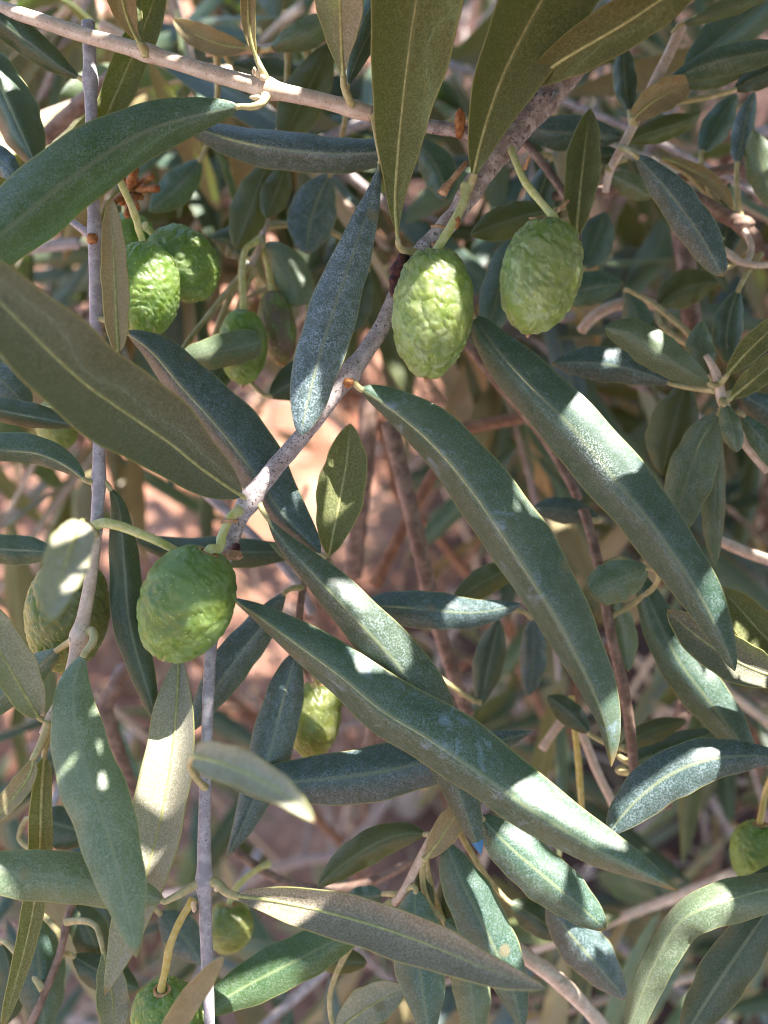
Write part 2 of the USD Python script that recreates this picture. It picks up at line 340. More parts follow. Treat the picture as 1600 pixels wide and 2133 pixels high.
simple('midrib', (0.26, 0.28, 0.13), (0.36, 0.37, 0.20), 900, 0.5, bump=0.2)
simple('midrib_under', (0.30, 0.30, 0.11), (0.42, 0.40, 0.17), 900, 0.55, bump=0.2)
simple('petiole', (0.36, 0.31, 0.14), (0.50, 0.42, 0.22), 500, 0.6, bump=0.3)
simple('bark', (0.30, 0.25, 0.24), (0.46, 0.40, 0.39), 500, 0.7, c3=(0.10, 0.075, 0.07), scale2=2200, lo2=0.58, hi2=0.66, dist=0.0004)
simple('bark_rough', (0.26, 0.20, 0.18), (0.48, 0.40, 0.37), 420, 0.8, c3=(0.15, 0.11, 0.10), scale2=1100, lo2=0.57, hi2=0.68, bump=0.9, dist=0.0006)
simple('bark_pale', (0.50, 0.38, 0.29), (0.62, 0.49, 0.39), 450, 0.65, c3=(0.26, 0.18, 0.13), scale2=2400, lo2=0.62, hi2=0.70, bump=0.5)
simple('bark_lilac', (0.31, 0.275, 0.29), (0.46, 0.41, 0.42), 450, 0.65, c3=(0.20, 0.16, 0.16), scale2=2400, lo2=0.62, hi2=0.70)
simple('bark_brown', (0.16, 0.10, 0.075), (0.30, 0.20, 0.155), 300, 0.75, dist=0.0005)
simple('bark_red', (0.20, 0.095, 0.055), (0.30, 0.155, 0.09), 300, 0.7)
simple('stalk_green', (0.42, 0.42, 0.13), (0.54, 0.52, 0.24), 600, 0.5, sss=0.15)
simple('stalk_yellow', (0.46, 0.33, 0.08), (0.56, 0.42, 0.16), 600, 0.55, sss=0.15)
simple('dry_brown', (0.30, 0.15, 0.07), (0.50, 0.30, 0.17), 700, 0.75)
simple('scar_orange', (0.24, 0.085, 0.025), (0.38, 0.17, 0.06), 900, 0.7)
simple('dried_red', (0.035, 0.010, 0.010), (0.12, 0.035, 0.03), 500, 0.55, dist=0.0006, bump=0.8)
simple('bud_tan', (0.52, 0.38, 0.24), (0.64, 0.50, 0.34), 700, 0.6)

def olive_look(name, a, b, bloom, deep):
    N = {'g': ('geometry', {}), 'at': ('attribute', {'attribute': 'st'}), 'sx': ('separate_xyz', {}),
         'n1': ('noise_texture', {'scale': 190.0, 'detail': 4.0, 'roughness': 0.6}), 'r1': ('rgb_ramp', {'ramp': [(0.36, a), (0.64, b)]}),
         'n2': ('noise_texture', {'scale': 330.0, 'detail': 5.0, 'roughness': 0.62, 'distortion': 0.5}), 'r2': ('rgb_ramp', {'ramp': [(0.40, (0.1, 0.1, 0.1)), (0.62, (0.75, 0.75, 0.75))]}),
         'mb': ('mix', {'mix_type': 'mix', 'color2': bloom}),
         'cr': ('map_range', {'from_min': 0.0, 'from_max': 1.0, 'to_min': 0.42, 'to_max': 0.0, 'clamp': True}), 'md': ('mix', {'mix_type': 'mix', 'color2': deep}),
         'v': ('voronoi_texture', {'scale': 900.0}), 'vr': ('rgb_ramp', {'ramp': [(0.10, (1, 1, 1)), (0.17, (0, 0, 0))]}), 'ml': ('mix', {'mix_type': 'mix', 'color2': (0.55, 0.58, 0.30)}), 'vk': ('math', {'math_type': 'multiply', 'value2': 0.42}),
         'nb': ('noise_texture', {'scale': 700.0, 'detail': 4.0, 'roughness': 0.6}), 'bp': ('bump', {'strength': 0.55, 'distance': 0.0003}),
         'rr': ('map_range', {'from_min': 0.3, 'from_max': 0.7, 'to_min': 0.34, 'to_max': 0.56}),
         'p': ('principled_bsdf', {'specular_ior_level': 0.5, 'subsurface_weight': 0.45, 'subsurface_scale': 0.0028, 'subsurface_radius': (0.7, 1.0, 0.2), 'coat_weight': 0.08, 'coat_roughness': 0.3})}
    L = [('g.position', 'n1.vector'), ('n1.fac', 'r1.fac'), ('g.position', 'n2.vector'), ('n2.fac', 'r2.fac'), ('r1.color', 'mb.color1'), ('r2.color', 'mb.fac'),
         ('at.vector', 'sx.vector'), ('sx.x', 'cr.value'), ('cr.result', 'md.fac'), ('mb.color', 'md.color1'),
         ('g.position', 'v.vector'), ('v.distance', 'vr.fac'), ('vr.color', 'vk.value1'), ('vk.value', 'ml.fac'), ('md.color', 'ml.color1'),
         ('ml.color', 'p.base_color'), ('g.position', 'nb.vector'), ('nb.fac', 'bp.height'), ('bp.normal', 'p.normal'), ('n2.fac', 'rr.value'), ('rr.result', 'p.roughness')]
    look(name, N, L)
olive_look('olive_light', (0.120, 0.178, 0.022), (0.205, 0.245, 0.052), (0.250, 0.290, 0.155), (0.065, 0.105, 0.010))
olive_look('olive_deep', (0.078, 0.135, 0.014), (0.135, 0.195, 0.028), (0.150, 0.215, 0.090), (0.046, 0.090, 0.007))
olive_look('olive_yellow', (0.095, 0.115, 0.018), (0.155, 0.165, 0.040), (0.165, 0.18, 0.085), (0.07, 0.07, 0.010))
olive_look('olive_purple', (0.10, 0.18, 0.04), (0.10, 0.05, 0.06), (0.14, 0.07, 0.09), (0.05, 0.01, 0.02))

# soil
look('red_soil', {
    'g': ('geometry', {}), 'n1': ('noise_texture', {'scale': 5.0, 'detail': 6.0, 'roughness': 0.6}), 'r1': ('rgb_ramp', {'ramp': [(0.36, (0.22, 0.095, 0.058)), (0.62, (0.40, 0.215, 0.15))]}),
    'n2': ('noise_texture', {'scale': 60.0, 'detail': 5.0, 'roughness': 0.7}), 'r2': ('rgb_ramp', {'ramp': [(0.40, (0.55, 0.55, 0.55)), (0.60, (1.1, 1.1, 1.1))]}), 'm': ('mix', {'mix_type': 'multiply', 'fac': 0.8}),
    'sx': ('separate_xyz', {}), 'n3': ('noise_texture', {'scale': 3.0, 'detail': 3.0}), 'ad': ('math', {'math_type': 'multiply_add', 'value2': 0.5}), 'mr': ('map_range', {'from_min': 0.20, 'from_max': 0.40, 'to_min': 0.0, 'to_max': 0.95, 'clamp': True}), 'mm': ('mix', {'mix_type': 'mix', 'color2': (0.050, 0.026, 0.020)}),  # soil darkens to the right: dark earth plus painted-in deep shade
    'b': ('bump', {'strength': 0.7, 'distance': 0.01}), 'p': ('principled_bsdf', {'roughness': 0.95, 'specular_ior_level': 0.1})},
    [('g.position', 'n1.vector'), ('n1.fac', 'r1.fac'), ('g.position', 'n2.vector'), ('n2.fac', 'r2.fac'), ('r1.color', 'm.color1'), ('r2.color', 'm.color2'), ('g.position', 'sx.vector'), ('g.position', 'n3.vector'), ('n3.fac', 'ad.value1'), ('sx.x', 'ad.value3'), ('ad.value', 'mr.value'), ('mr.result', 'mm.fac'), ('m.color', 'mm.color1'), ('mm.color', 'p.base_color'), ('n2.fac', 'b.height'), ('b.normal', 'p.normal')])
simple('straw', (0.16, 0.095, 0.05), (0.34, 0.23, 0.13), 40, 0.8)
simple('stone', (0.20, 0.11, 0.075), (0.38, 0.25, 0.18), 40, 0.85)

# ------------------------------------------------------------------ the ground
def ground_z(x, y):
    p = np.stack([x, y, np.zeros_like(x)], -1)
    near = np.exp(-((x ** 2 + y ** 2) / 36.0))
    return (meshkit.fbm(p * 2.2, 3, 3) - 0.5) * 0.10 * near + (meshkit.fbm(p * 13, 4, 5) - 0.5) * 0.085 * near + (meshkit.fbm(p * 0.25, 2, 8) - 0.5) * 0.25

def axis(lo, hi, step, far):
    a = np.arange(lo, hi + 1e-9, step)
    grow = [hi]; s = step
    while grow[-1] < far: s *= 1.35; grow.append(grow[-1] + s)
    neg = [lo]; s = step
    while neg[-1] > -far: s *= 1.35; neg.append(neg[-1] - s)
    return np.concatenate([neg[:0:-1], a, grow[1:]])
gx, gy = axis(-1.6, 1.8, 0.014, 60), axis(0.2, 3.2, 0.014, 60)
X, Y = np.meshgrid(gx, gy, indexing='ij')
G = np.stack([X, Y, ground_z(X, Y)], -1).reshape(-1, 3)
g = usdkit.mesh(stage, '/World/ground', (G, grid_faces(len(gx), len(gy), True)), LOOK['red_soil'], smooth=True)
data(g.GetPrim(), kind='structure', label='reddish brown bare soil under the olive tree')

rng = np.random.default_rng(5)
vs = []
for i in range(900):
    x, y = rng.uniform(-1.2, 1.4), rng.uniform(0.35, 3.0)
    a = rng.uniform(0, 6.28); l = rng.uniform(0.03, 0.14)
    d = np.array([math.cos(a), math.sin(a), rng.uniform(-0.05, 0.25)]) * l
    p0 = np.array([x, y, float(ground_z(np.array(x), np.array(y))) + 0.004])
    vs.append(tube(curve([p0, p0 + d * 0.5 + rng.normal(0, 0.006, 3) + [0, 0, .006], p0 + d], 5), rng.uniform(0.0012, 0.003), 5))
m = usdkit.mesh(stage, '/World/dry_litter', join(vs), LOOK['straw'], smooth=True)
data(m.GetPrim(), kind='stuff', label='dry stalks and straw littering the red soil', category='litter')
import trimesh
ico = trimesh.creation.icosphere(2, 1.0)
vs = []
for i in range(260):
    x, y = rng.uniform(-1.3, 1.5), rng.uniform(0.35, 3.0); r = rng.uniform(0.006, 0.03) * rng.uniform(.5, 1)
    v = ico.vertices * (1 + 0.5 * (meshkit.fbm(ico.vertices * 1.6 + i * 7, 3, i) - .5)[:, None]) * r * [1, rng.uniform(.6, 1), rng.uniform(.5, .9)]
    vs.append((v + [x, y, float(ground_z(np.array(x), np.array(y))) + r * .3], ico.faces))
m = usdkit.mesh(stage, '/World/soil_clods', join(vs), LOOK['stone'], smooth=True)
data(m.GetPrim(), kind='stuff', label='pale clods and pebbles lying on the red soil', category='clods')

# ------------------------------------------------------------------ the main twig (diagonal, then down)
M = thing('olive_twig', 'grey diagonal twig in focus from upper right to lower left, carrying the largest leaves', 'olive twig', at=P(735, 760, 3))
stem(M, [(1210, 110, 10), (1170, 165, 8), (1095, 250, 6), (1040, 318, 5), (990, 385, 5), (950, 445, 6), (885, 515, 6)], [34, 32, 30, 25, 22, 20, 19], 'bark_rough', rough=0.16, n=120, seg=22, nodes=[(1060, 300, .15), (975, 390, .2)])
stem(M, [(890, 508, 6), (838, 592, 6), (790, 690, 5), (735, 770, 3), (640, 895, 3), (560, 990, 4), (515, 1050, 5), (480, 1125, 8), (456, 1210, 15), (440, 1340, 10)], [19, 18, 18, 18, 18, 19, 19, 18, 14, 13], 'bark', n=170, seg=18, nodes=[(728, 775, .35), (520, 1040, .35)])
stem(M, [(440, 1338, 10), (433, 1480, 6), (428, 1640, 2), (426, 1830, 0), (430, 1960, -2), (438, 2160, -4)], [12.5, 12, 12.5, 15, 12.5, 11], 'bark_lilac', n=110, nodes=[(426, 1835, .35)])

leaf(M, [(830, 508, 2), (824, 400, 0), (836, 250, -4), (853, 100, -9), (872, -20, -13), (915, -220, -18), (970, -420, -24)], 92, 96, -1, 'leaf_olive', pet=[(885, 520, 6), (850, 524, 4), (836, 518, 2.5)], prof=(1.25, 0.8), k=1.08, pr=9, n=60, label='large olive-brown leaf hanging point down, its yellow midrib showing from below')
leaf(M, [(985, 372, 1), (1012, 260, -3), (1060, 130, -7), (1112, 30, -10), (1180, -90, -13), (1290, -290, -18), (1400, -500, -24)], 84, 108, -1, 'leaf_olive', pet=[(968, 405, 3), (976, 390, 2)], prof=(0.9, 0.8), k=1.06, pr=12, n=60, label='widest olive-brown leaf in front of the top of the twig')
leaf(M, [(1100, 178, -2), (1200, 108, -14), (1300, 50, -20), (1420, -30, -26), (1560, -110, -30)], 50, 50, -1, 'leaf_olive', pet=[(1070, 215, 3), (1085, 190, 0)], prof=(0.8, 0.9), k=1.1)
leaf(M, [(793, 330, 1), (770, 430, -1), (735, 530, -3), (697, 640, -4), (662, 755, -5), (638, 850, -5), (627, 908, -5)], 52, 52, 1, 'leaf_sky_tint', prof=(1.05, 0.62), k=1.1, pet=[(778, 240, 3), (785, 285, 2)], label='blue-grey leaf with a blunt tip reaching down to the twig')
leaf(M, [(748, 808, 2), (830, 862, 1), (925, 950, 0), (1012, 1062, -1), (1080, 1165, -1), (1150, 1275, 0), (1212, 1390, 1), (1255, 1490, 3), (1273, 1597, 5)], 88, 46, 1, 'leaf_spotted', pet=[(733, 770, 3), (737, 795, 2)], prof=(0.62, 0.78), pr=9, n=64, nw=11, label='long curved green leaf with pale bluish blots, left of the powdered one')
leaf(M, [(985, 655, 8), (1042, 735, 5), (1120, 820, 2), (1200, 900, 0), (1275, 992, -1), (1345, 1075, -2), (1405, 1158, -2), (1455, 1235, -2), (1500, 1322, -2), (1531, 1398, -1)], 66, 62, 1, 'leaf_powdered', pet=[(884, 520, 8), (930, 590, 9)], prof=(0.50, 0.62), n=64, nw=11, label='long green leaf with white powdery grains along its midrib')
leaf(M, [(480, 1245, 10), (550, 1290, 5), (625, 1345, 2), (700, 1400, 0), (800, 1482, -3), (895, 1540, -6), (990, 1605, -8), (1100, 1684, -11), (1180, 1733, -14), (1250, 1774, -17), (1330, 1812, -20), (1412, 1856, -24)], 84, 50, 1, 'leaf_spotted', pet=[(455, 1215, 15), (466, 1232, 13)], prof=(0.85, 0.85), n=64, nw=11, label='longest leaf in front, crossing the lower middle down to the right')
leaf(M, [(556, 1078, 3), (600, 1140, 3), (665, 1207, 2), (725, 1272, 1), (800, 1352, 2), (865, 1440, 4), (920, 1560, 5), (965, 1680, 5), (1002, 1780, 5)], 62, 44, 1, 'leaf_blue_tip', pet=[(535, 1035, 5), (545, 1060, 4)], prof=(0.8, 0.7), n=60, nw=11, label='leaf with a sunlit bright stretch and a small bright blue tip')
leaf(M, [(505, 1034, 2), (415, 972, -8), (345, 916, -15), (275, 868, -22), (205, 820, -29), (135, 762, -36), (60, 690, -42), (-40, 590, -48), (-190, 450, -55)], 84, 96, -1, 'leaf_grey', pet=[(520, 1040, 5), (512, 1038, 3)], prof=(0.72, 0.8), k=1.05, n=56, label='large blurred brown-grey leaf at the left edge, underside showing')
leaf(M, [(490, 1866, -4), (600, 1882, -11), (700, 1905, -15), (800, 1934, -18), (900, 1970, -22), (1000, 2012, -27), (1140, 2060, -33)], 46, 50, -1, 'leaf_rosy_bounce', pet=[(428, 1832, 0), (455, 1842, -1), (472, 1858, -2)], prof=(0.75, 0.8), pr=11, label='leaf across the bottom, rosy brown ground light painted into its colour')
leaf(M, [(345, 1878, -3), (250, 1850, -7), (120, 1826, -11), (0, 1815, -14), (-190, 1800, -18)], 52, 50, 1, 'leaf_pale', pet=[(424, 1832, 0), (405, 1845, -1), (375, 1862, -2)], prof=(0.7, 0.9), pr=9)
leaf(M, [(450, 1612, 5), (550, 1631, 8), (650, 1625, 9), (800, 1606, 10), (950, 1570, 11), (1108, 1523, 11)], 55, 58, 1, 'leaf_bluish', pet=[(429, 1615, 2), (438, 1612, 4)], prof=(0.85, 0.9), pr=8)
leaf(M, [(405, 1575, -46), (470, 1592, -50), (570, 1640, -55), (655, 1712, -60)], 40, 36, -1, 'leaf_pale', pet=[(428, 1640, 2), (398, 1605, -24)], prof=(0.35, 0.7), label='small blurred beige leaf close to the viewer crossing the lower stem')
leaf(M, [(425, 2110, 4), (520, 2050, 7), (620, 1999, 8), (735, 1938, 9), (800, 1890, 11)], 50, 46, 1, 'leaf_backlit', pet=[(440, 2160, -4), (424, 2135, 0)], prof=(0.6, 0.8), k=1.05)
leaf(M, [(340, 2165, -20), (410, 2065, -26), (466, 1992, -30)], 24, 24, -1, 'leaf_tan', pet=[(436, 2190, -5), (360, 2195, -14)], prof=(0.5, 0.6), rib=False)
leaf(M, [(372, 1372, 11), (366, 1500, 6), (352, 1620, 4), (322, 1760, 3), (282, 1900, 2), (242, 2010, 2), (218, 2074, 2)], 46, 62, -1, 'leaf_pale', pet=[(440, 1330, 11), (395, 1340, 14)], prof=(0.65, 0.85), k=1.05, n=56, label='silvery leaf showing its underside, partly in bright sun, below the olive')

def blob(c, r, ax=(1, 1, 1), rough=0.35, freq=300, seed=0, sub=2):
    b = trimesh.creation.icosphere(sub, 1.0)
    v = b.vertices * (1 + rough * 2 * (meshkit.fbm(b.vertices * 2.2 + seed * 3.7, 3, seed) - 0.5))[:, None] * np.asarray(ax) * r
    return v + c, b.faces
# scar, bracts, dried stubs on the main twig
part(M, 'leaf_scar', blob(P(726, 797, 1.2), 0.0011, seed=4), 'scar_orange')
part(M, 'stub', tube(curve_px([(972, 338, 3), (950, 365, 2), (928, 392, 1.5), (921, 404, 1.5)], 14), np.array([5, 5, 6, 6, 7, 7, 7, 7, 7, 8, 9, 10, 11, 12]) * 9.8e-5, 8, .15), 'dry_brown', label='dry flared stub beside the twig')
part(M, 'bark_flake', tube(curve_px([(1158, 195, 4), (1150, 210, 2.5), (1143, 222, 2.5)], 8), np.linspace(9, 3, 8) * 9.8e-5, 7, .3), 'bark_rough')
part(M, 'bract', blob(P(489, 1157, 4), 0.0016, (1.1, .5, .75), seed=9), 'dry_brown', label='dry brown scale at the bend above the olive')
part(M, 'bract', blob(P(474, 1154, 4.5), 0.0011, (1.0, .6, .6), seed=10), 'dry_brown')
part(M, 'bract', blob(P(492, 1140, 6), 0.0009, seed=12), 'dried_red')
part(M, 'bud', blob(P(451, 1850, -1), 0.0008, (0.7, .7, 1.3), seed=12), 'bud_tan')
part(M, 'bud', blob(P(404, 1888, -2), 0.0011, (0.5, .6, 1.7), seed=13), 'bud_tan')
part(M, 'bud', blob(P(905, 510, 4), 0.0007, seed=15), 'dry_brown')

# ------------------------------------------------------------------ the pale twig across the top
T = thing('olive_twig', 'pale pinkish twig crossing the top left, with upright leaf pairs', 'olive twig', at=P(555, 185, 3))
stem(T, [(-60, -2, 4), (60, 35, 3), (160, 68, 3), (300, 108, 2), (420, 146, 2), (550, 183, 2), (680, 212, 3), (775, 238, 4)], [15, 15, 15.5, 16, 16.5, 18, 16, 16], 'bark_pale', n=150, seg=16, nodes=[(305, 112, .25), (553, 186, .4), (735, 226, .2)], rough=.05)
stem(T, [(772, 237, 4), (830, 250, 4), (900, 264, 5), (952, 272, 5), (1000, 290, 6)], [15, 14, 14, 14, 14], 'bark_rough', n=50, rough=.1)
leaf(T, [(502, 222, -1), (400, 243, -2), (300, 276, -5), (200, 335, -9), (100, 408, -14), (0, 490, -19), (-120, 590, -25), (-270, 740, -32)], 66, 74, 1, 'leaf_green', pet=[(553, 200, 1), (540, 218, -1), (522, 223, -1)], prof=(0.72, 0.85), n=64, nw=11, k=1.1, pr=9, label='large dark green leaf arching left below the pale twig')
leaf(T, [(292, 92, -1), (272, 55, -3), (256, 5, -6), (240, -90, -12), (225, -220, -20)], 36, 36, -1, 'leaf_tan', pet=[(304, 112, 1), (300, 102, 0)], prof=(1.0, 0.9), pr=10)
leaf(T, [(300, 95, 0), (290, 50, 1), (281, -20, 0), (285, -110, -6), (300, -190, -10)], 14, 14, -1, 'leaf_olive', pet=[(306, 112, 2), (304, 104, 1)], prof=(0.9, 0.9), pr=7, rib=False)
leaf(T, [(536, 125, -1), (520, 65, -3), (517, 0, -5), (520, -110, -12)], 16, 16, -1, 'leaf_tan', pet=[(553, 172, 1), (552, 158, 0), (544, 142, -1)], prof=(0.9, 0.9), pr=8)
leaf(T, [(715, 165, -2), (711, 90, -6), (708, 0, -12), (706, -120, -20), (700, -240, -28)], 54, 52, -1, 'leaf_pale', pet=[(736, 224, 3), (724, 200, 0), (717, 182, -1)], prof=(1.1, 0.9), pr=9, label='upright beige leaf seen from below')
leaf(T, [(725, 180, 2), (745, 122, 1), (775, 60, 0), (815, -10, -2), (870, -100, -4)], 24, 24, 1, 'leaf_dark', pet=[(736, 224, 3), (728, 202, 3)], prof=(0.8, 0.9), pr=6)
for q, (x, y, z, r, ax) in enumerate([(537, 204, 0, .0010, (1.5, .6, .6)), (540, 155, 0, .0009, (.8, .7, 1.2)), (530, 150, 1, .0008, (.6, .6, 1.2)), (548, 162, -1, .0007, (1, 1, 1))]):
    part(T, 'bud', blob(P(x, y, z), r, ax, seed=20 + q), 'bud_tan')
part(T, 'bud', blob(P(958, 258, 3), 0.0016, (.7, .7, 1.8), seed=31), 'scar_orange', label='orange bud where the pale twig meets the grey one')

# ------------------------------------------------------------------ the lilac twig down the left side
Lt = thing('olive_twig', 'lilac-grey upright twig along the left side, cut off flat at its top', 'olive twig', at=P(205, 1000, 2))
stem(Lt, [(184, 48, 9), (188, 150, 8), (192, 300, 7), (197, 480, 5), (200, 660, 4), (206, 840, 3), (206, 1000, 2), (200, 1110, 1)], [14, 13, 13, 13, 13, 13, 13, 13], 'bark_lilac', n=150, nodes=[(190, 168, .3), (199, 490, .3), (204, 1000, .25)])
stem(Lt, [(200, 1105, 1), (186, 1225, 0), (166, 1325, -1), (146, 1405, -3), (116, 1480, -5), (90, 1530, -6)], [12.5, 13, 15, 12, 11, 9], 'bark_pale', n=80, nodes=[(166, 1325, .45), (104, 1498, .3)], rough=.05)
leaf(Lt, [(168, 163, 8), (120, 135, 6), (60, 88, 4), (-20, 30, 2), (-120, -50, 0)], 30, 32, 1, 'leaf_dark', pet=[(188, 168, 8), (178, 170, 8)], prof=(0.8, 0.9), pr=7)
leaf(Lt, [(205, 320, 12), (225, 235, 12), (258, 160, 12), (292, 80, 11), (325, -10, 10), (380, -130, 8)], 34, 34, -1, 'leaf_olive', pet=[(195, 470, 8), (196, 390, 11)], prof=(0.6, 0.9))
leaf(Lt, [(246, 735, -10), (241, 620, -9), (236, 510, -8), (231, 415, -7)], 27, 27, -1, 'leaf_tan', pet=[(205, 835, 3), (238, 790, -6)], prof=(0.42, 0.55), k=1.15, label='narrow beige speckled leaf standing upright beside the lilac twig')
leaf(Lt, [(178, 1000, 0), (120, 960, -2), (60, 941, -3), (0, 937, -4), (-140, 930, -8)], 24, 38, 1, 'leaf_green', pet=[(203, 1003, 2), (190, 1004, 1)], prof=(0.75, 0.9), pr=7)
leaf(Lt, [(160, 886, 4), (80, 870, 3), (0, 855, 2), (-130, 830, 0)], 24, 30, 1, 'leaf_dark', pet=[(204, 880, 3), (180, 888, 4)], prof=(0.75, 0.9))
leaf(Lt, [(112, 1152, 5), (60, 1147, 5), (0, 1144, 4), (-120, 1138, 2)], 32, 32, 1, 'leaf_dark', pet=[(200, 1135, 2), (150, 1150, 4)], prof=(0.6, 0.9))
leaf(Lt, [(170, 1088, -42), (145, 1150, -50), (118, 1225, -56), (103, 1290, -60)], 45, 45, -1, 'leaf_pale', pet=[(200, 1115, 1), (182, 1090, -20)], prof=(0.5, 0.55), k=1.06, label='small very blurred pale leaf with a yellowish tip in front of the left olive')
leaf(Lt, [(228, 1015, 2), (250, 1070, 5), (258, 1160, 7), (265, 1260, 8), (287, 1370, 8), (316, 1465, 8), (328, 1512, 8)], 34, 34, 1, 'leaf_dark', pet=[(206, 1000, 2), (216, 1003, 2)], prof=(0.75, 0.75), label='narrow dark leaf hanging between the two left olives')
leaf(Lt, [(262, 690, 4), (330, 745, 5), (385, 812, 6), (440, 872, 6), (492, 935, 7), (540, 1000, 8), (580, 1060, 8), (625, 1110, 8), (668, 1152, 8)], 78, 42, 1, 'leaf_bluish', pet=[(201, 665, 4), (230, 670, 3)], prof=(0.72, 0.72), n=60, nw=11, label='broad dark blue-green leaf passing behind the grey twig')
leaf(Lt, [(80, 1494, -6), (48, 1440, -9), (18, 1388, -12), (-20, 1320, -15), (-70, 1180, -22)], 34, 52, -1, 'leaf_pale', pet=[(108, 1492, -5), (95, 1500, -5)], prof=(0.6, 0.9), k=1.05)
leaf(Lt, [(122, 1352, 2), (70, 1398, 4), (0, 1455, 6), (-110, 1540, 8)], 32, 34, 1, 'leaf_green', pet=[(165, 1325, -1), (150, 1335, 0), (136, 1343, 1)], prof=(0.7, 0.9), pr=9)
leaf(Lt, [(176, 1362, -6), (155, 1425, -9), (154, 1490, -12), (166, 1560, -14), (192, 1640, -17), (216, 1710, -19), (240, 1790, -21), (264, 1890, -23), (285, 1995, -25)], 66, 62, 1, 'leaf_pale', pet=[(172, 1322, -1), (194, 1316, -2), (192, 1340, -4)], prof=(0.72, 0.78), n=64, nw=11, k=1.06, pr=10, label='broad pale green leaf hanging at lower left, striped by thin shadows')
leaf(Lt, [(92, 1575, -4), (87, 1650, -3), (84, 1760, -1), (72, 1880, 1), (48, 1990, 3), (5, 2140, 5)], 24, 24, -1, 'leaf_olive', pet=[(104, 1498, -5), (98, 1540, -5)], prof=(0.3, 0.5), pr=8)
leaf(Lt, [(70, 1580, -8), (56, 1625, -9), (30, 1660, -10), (-30, 1730, -12)], 18, 26, -1, 'leaf_tan', pet=[(102, 1502, -6), (86, 1550, -7)], prof=(0.6, 0.8), pr=10)
part(Lt, 'fruit_stalk', tube(curve_px([(186, 1110, -1), (200, 1094, -2), (226, 1090, -3), (262, 1100, -3), (312, 1120, -2), (372, 1150, 3), (400, 1175, 6)], 46), np.linspace(11, 8, 46) * 9.8e-5, 10, .1), 'stalk_green', label='yellow-green fruit stalk reaching from the lilac twig behind the olive')
part(Lt, 'leaf_scar', blob(P(193, 497, 3.5), .0012, seed=41), 'scar_orange')
part(Lt, 'twiglet', tube(curve_px([(192, 495, 5), (172, 478, 5), (150, 462, 6), (120, 440, 8)], 14), np.linspace(10, 5, 14) * 9.8e-5, 8, .1), 'bark_lilac')
part(Lt, 'cut_end', blob(P(184, 46, 9), .0015, (1, 1, .45), rough=.1, seed=42), 'bud_tan')
part(Lt, 'bud', blob(P(148, 1335, -2), .0008, (.7, .7, 1.2), seed=43), 'bud_tan')

# ------------------------------------------------------------------ olives
def fruit_mesh(c, axis_, L_, R_, seed, nu=110, nv=150, amp=1.0, neck=0.0):
    th = np.linspace(0, np.pi, nu)[:, None]; ph = np.linspace(0, 2 * np.pi, nv, endpoint=False)[None]
    d = np.stack([np.sin(th) * np.cos(ph), np.sin(th) * np.sin(ph), np.cos(th) + 0 * ph], -1)
    q = d * np.array([1, 1, 1.35])
    o = seed * 11.3
    warp = q + 0.5 * (np.stack([meshkit.fbm(q * 1.7 + o + k * 5, 3, seed + k) for k in range(3)], -1) - 0.5)
    m1 = meshkit.noise(q * 2.0 + o + 40, seed + 20); m2 = meshkit.noise(q * 2.6 + o + 60, seed + 21)
    n1 = np.abs(meshkit.fbm(warp * 3.0 + o, 2, seed) - 0.5) * 2
    n2 = np.abs(meshkit.fbm(warp * np.array([6.0, 6.0, 4.6]) + o + 3, 2, seed + 7) - 0.5) * 2
    n3 = meshkit.fbm(warp * 9 + o, 3, seed + 11)
    big = meshkit.fbm(q * 1.3 + o, 2, seed + 3) - 0.5
    g1 = 1 - np.minimum(n1 / (0.20 + 0.25 * m1), 1) ** 0.9
    g2 = 1 - np.minimum(n2 / (0.22 + 0.20 * m2), 1)
    cre = 1 - np.clip(g1 * (.3 + .9 * m2) + 0.5 * g2 * m1, 0, 1)
    r = 1 + 0.07 * big - amp * (0.045 * g1 * (.35 + .9 * m2) + 0.029 * g2 * (.3 + m1)) + amp * 0.042 * (n3 - .5)
    r = r * (1 - 0.16 * np.exp(-(th / 0.20) ** 2)) * (1 + 0.02 * np.exp(-((np.pi - th) / 0.10) ** 2))
    # slightly fuller towards the stalk
    prof = 1 + 0.05 * np.cos(th)
    loc = d * np.array([R_, R_, L_]) * r[..., None]
    loc[..., :2] *= prof[..., None]
    z = axis_ / np.linalg.norm(axis_); x = np.cross(z, [0.2, 1, 0.1]); x /= np.linalg.norm(x); y = np.cross(z, x)
    v = c + loc[..., 0:1] * x + loc[..., 1:2] * y + loc[..., 2:3] * z
    v = v.reshape(-1, 3)
    f = []
    i, j = np.meshgrid(np.arange(nu - 1), np.arange(nv), indexing='ij')
    a = (i * nv + j).ravel(); b = (i * nv + (j + 1) % nv).ravel(); e = ((i + 1) * nv + (j + 1) % nv).ravel(); g_ = ((i + 1) * nv + j).ravel()
    f = np.vstack([np.stack([a, g_, e], 1), np.stack([a, e, b], 1)])
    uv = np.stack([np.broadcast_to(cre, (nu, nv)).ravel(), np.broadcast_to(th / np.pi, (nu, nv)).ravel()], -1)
    return v, f, uv

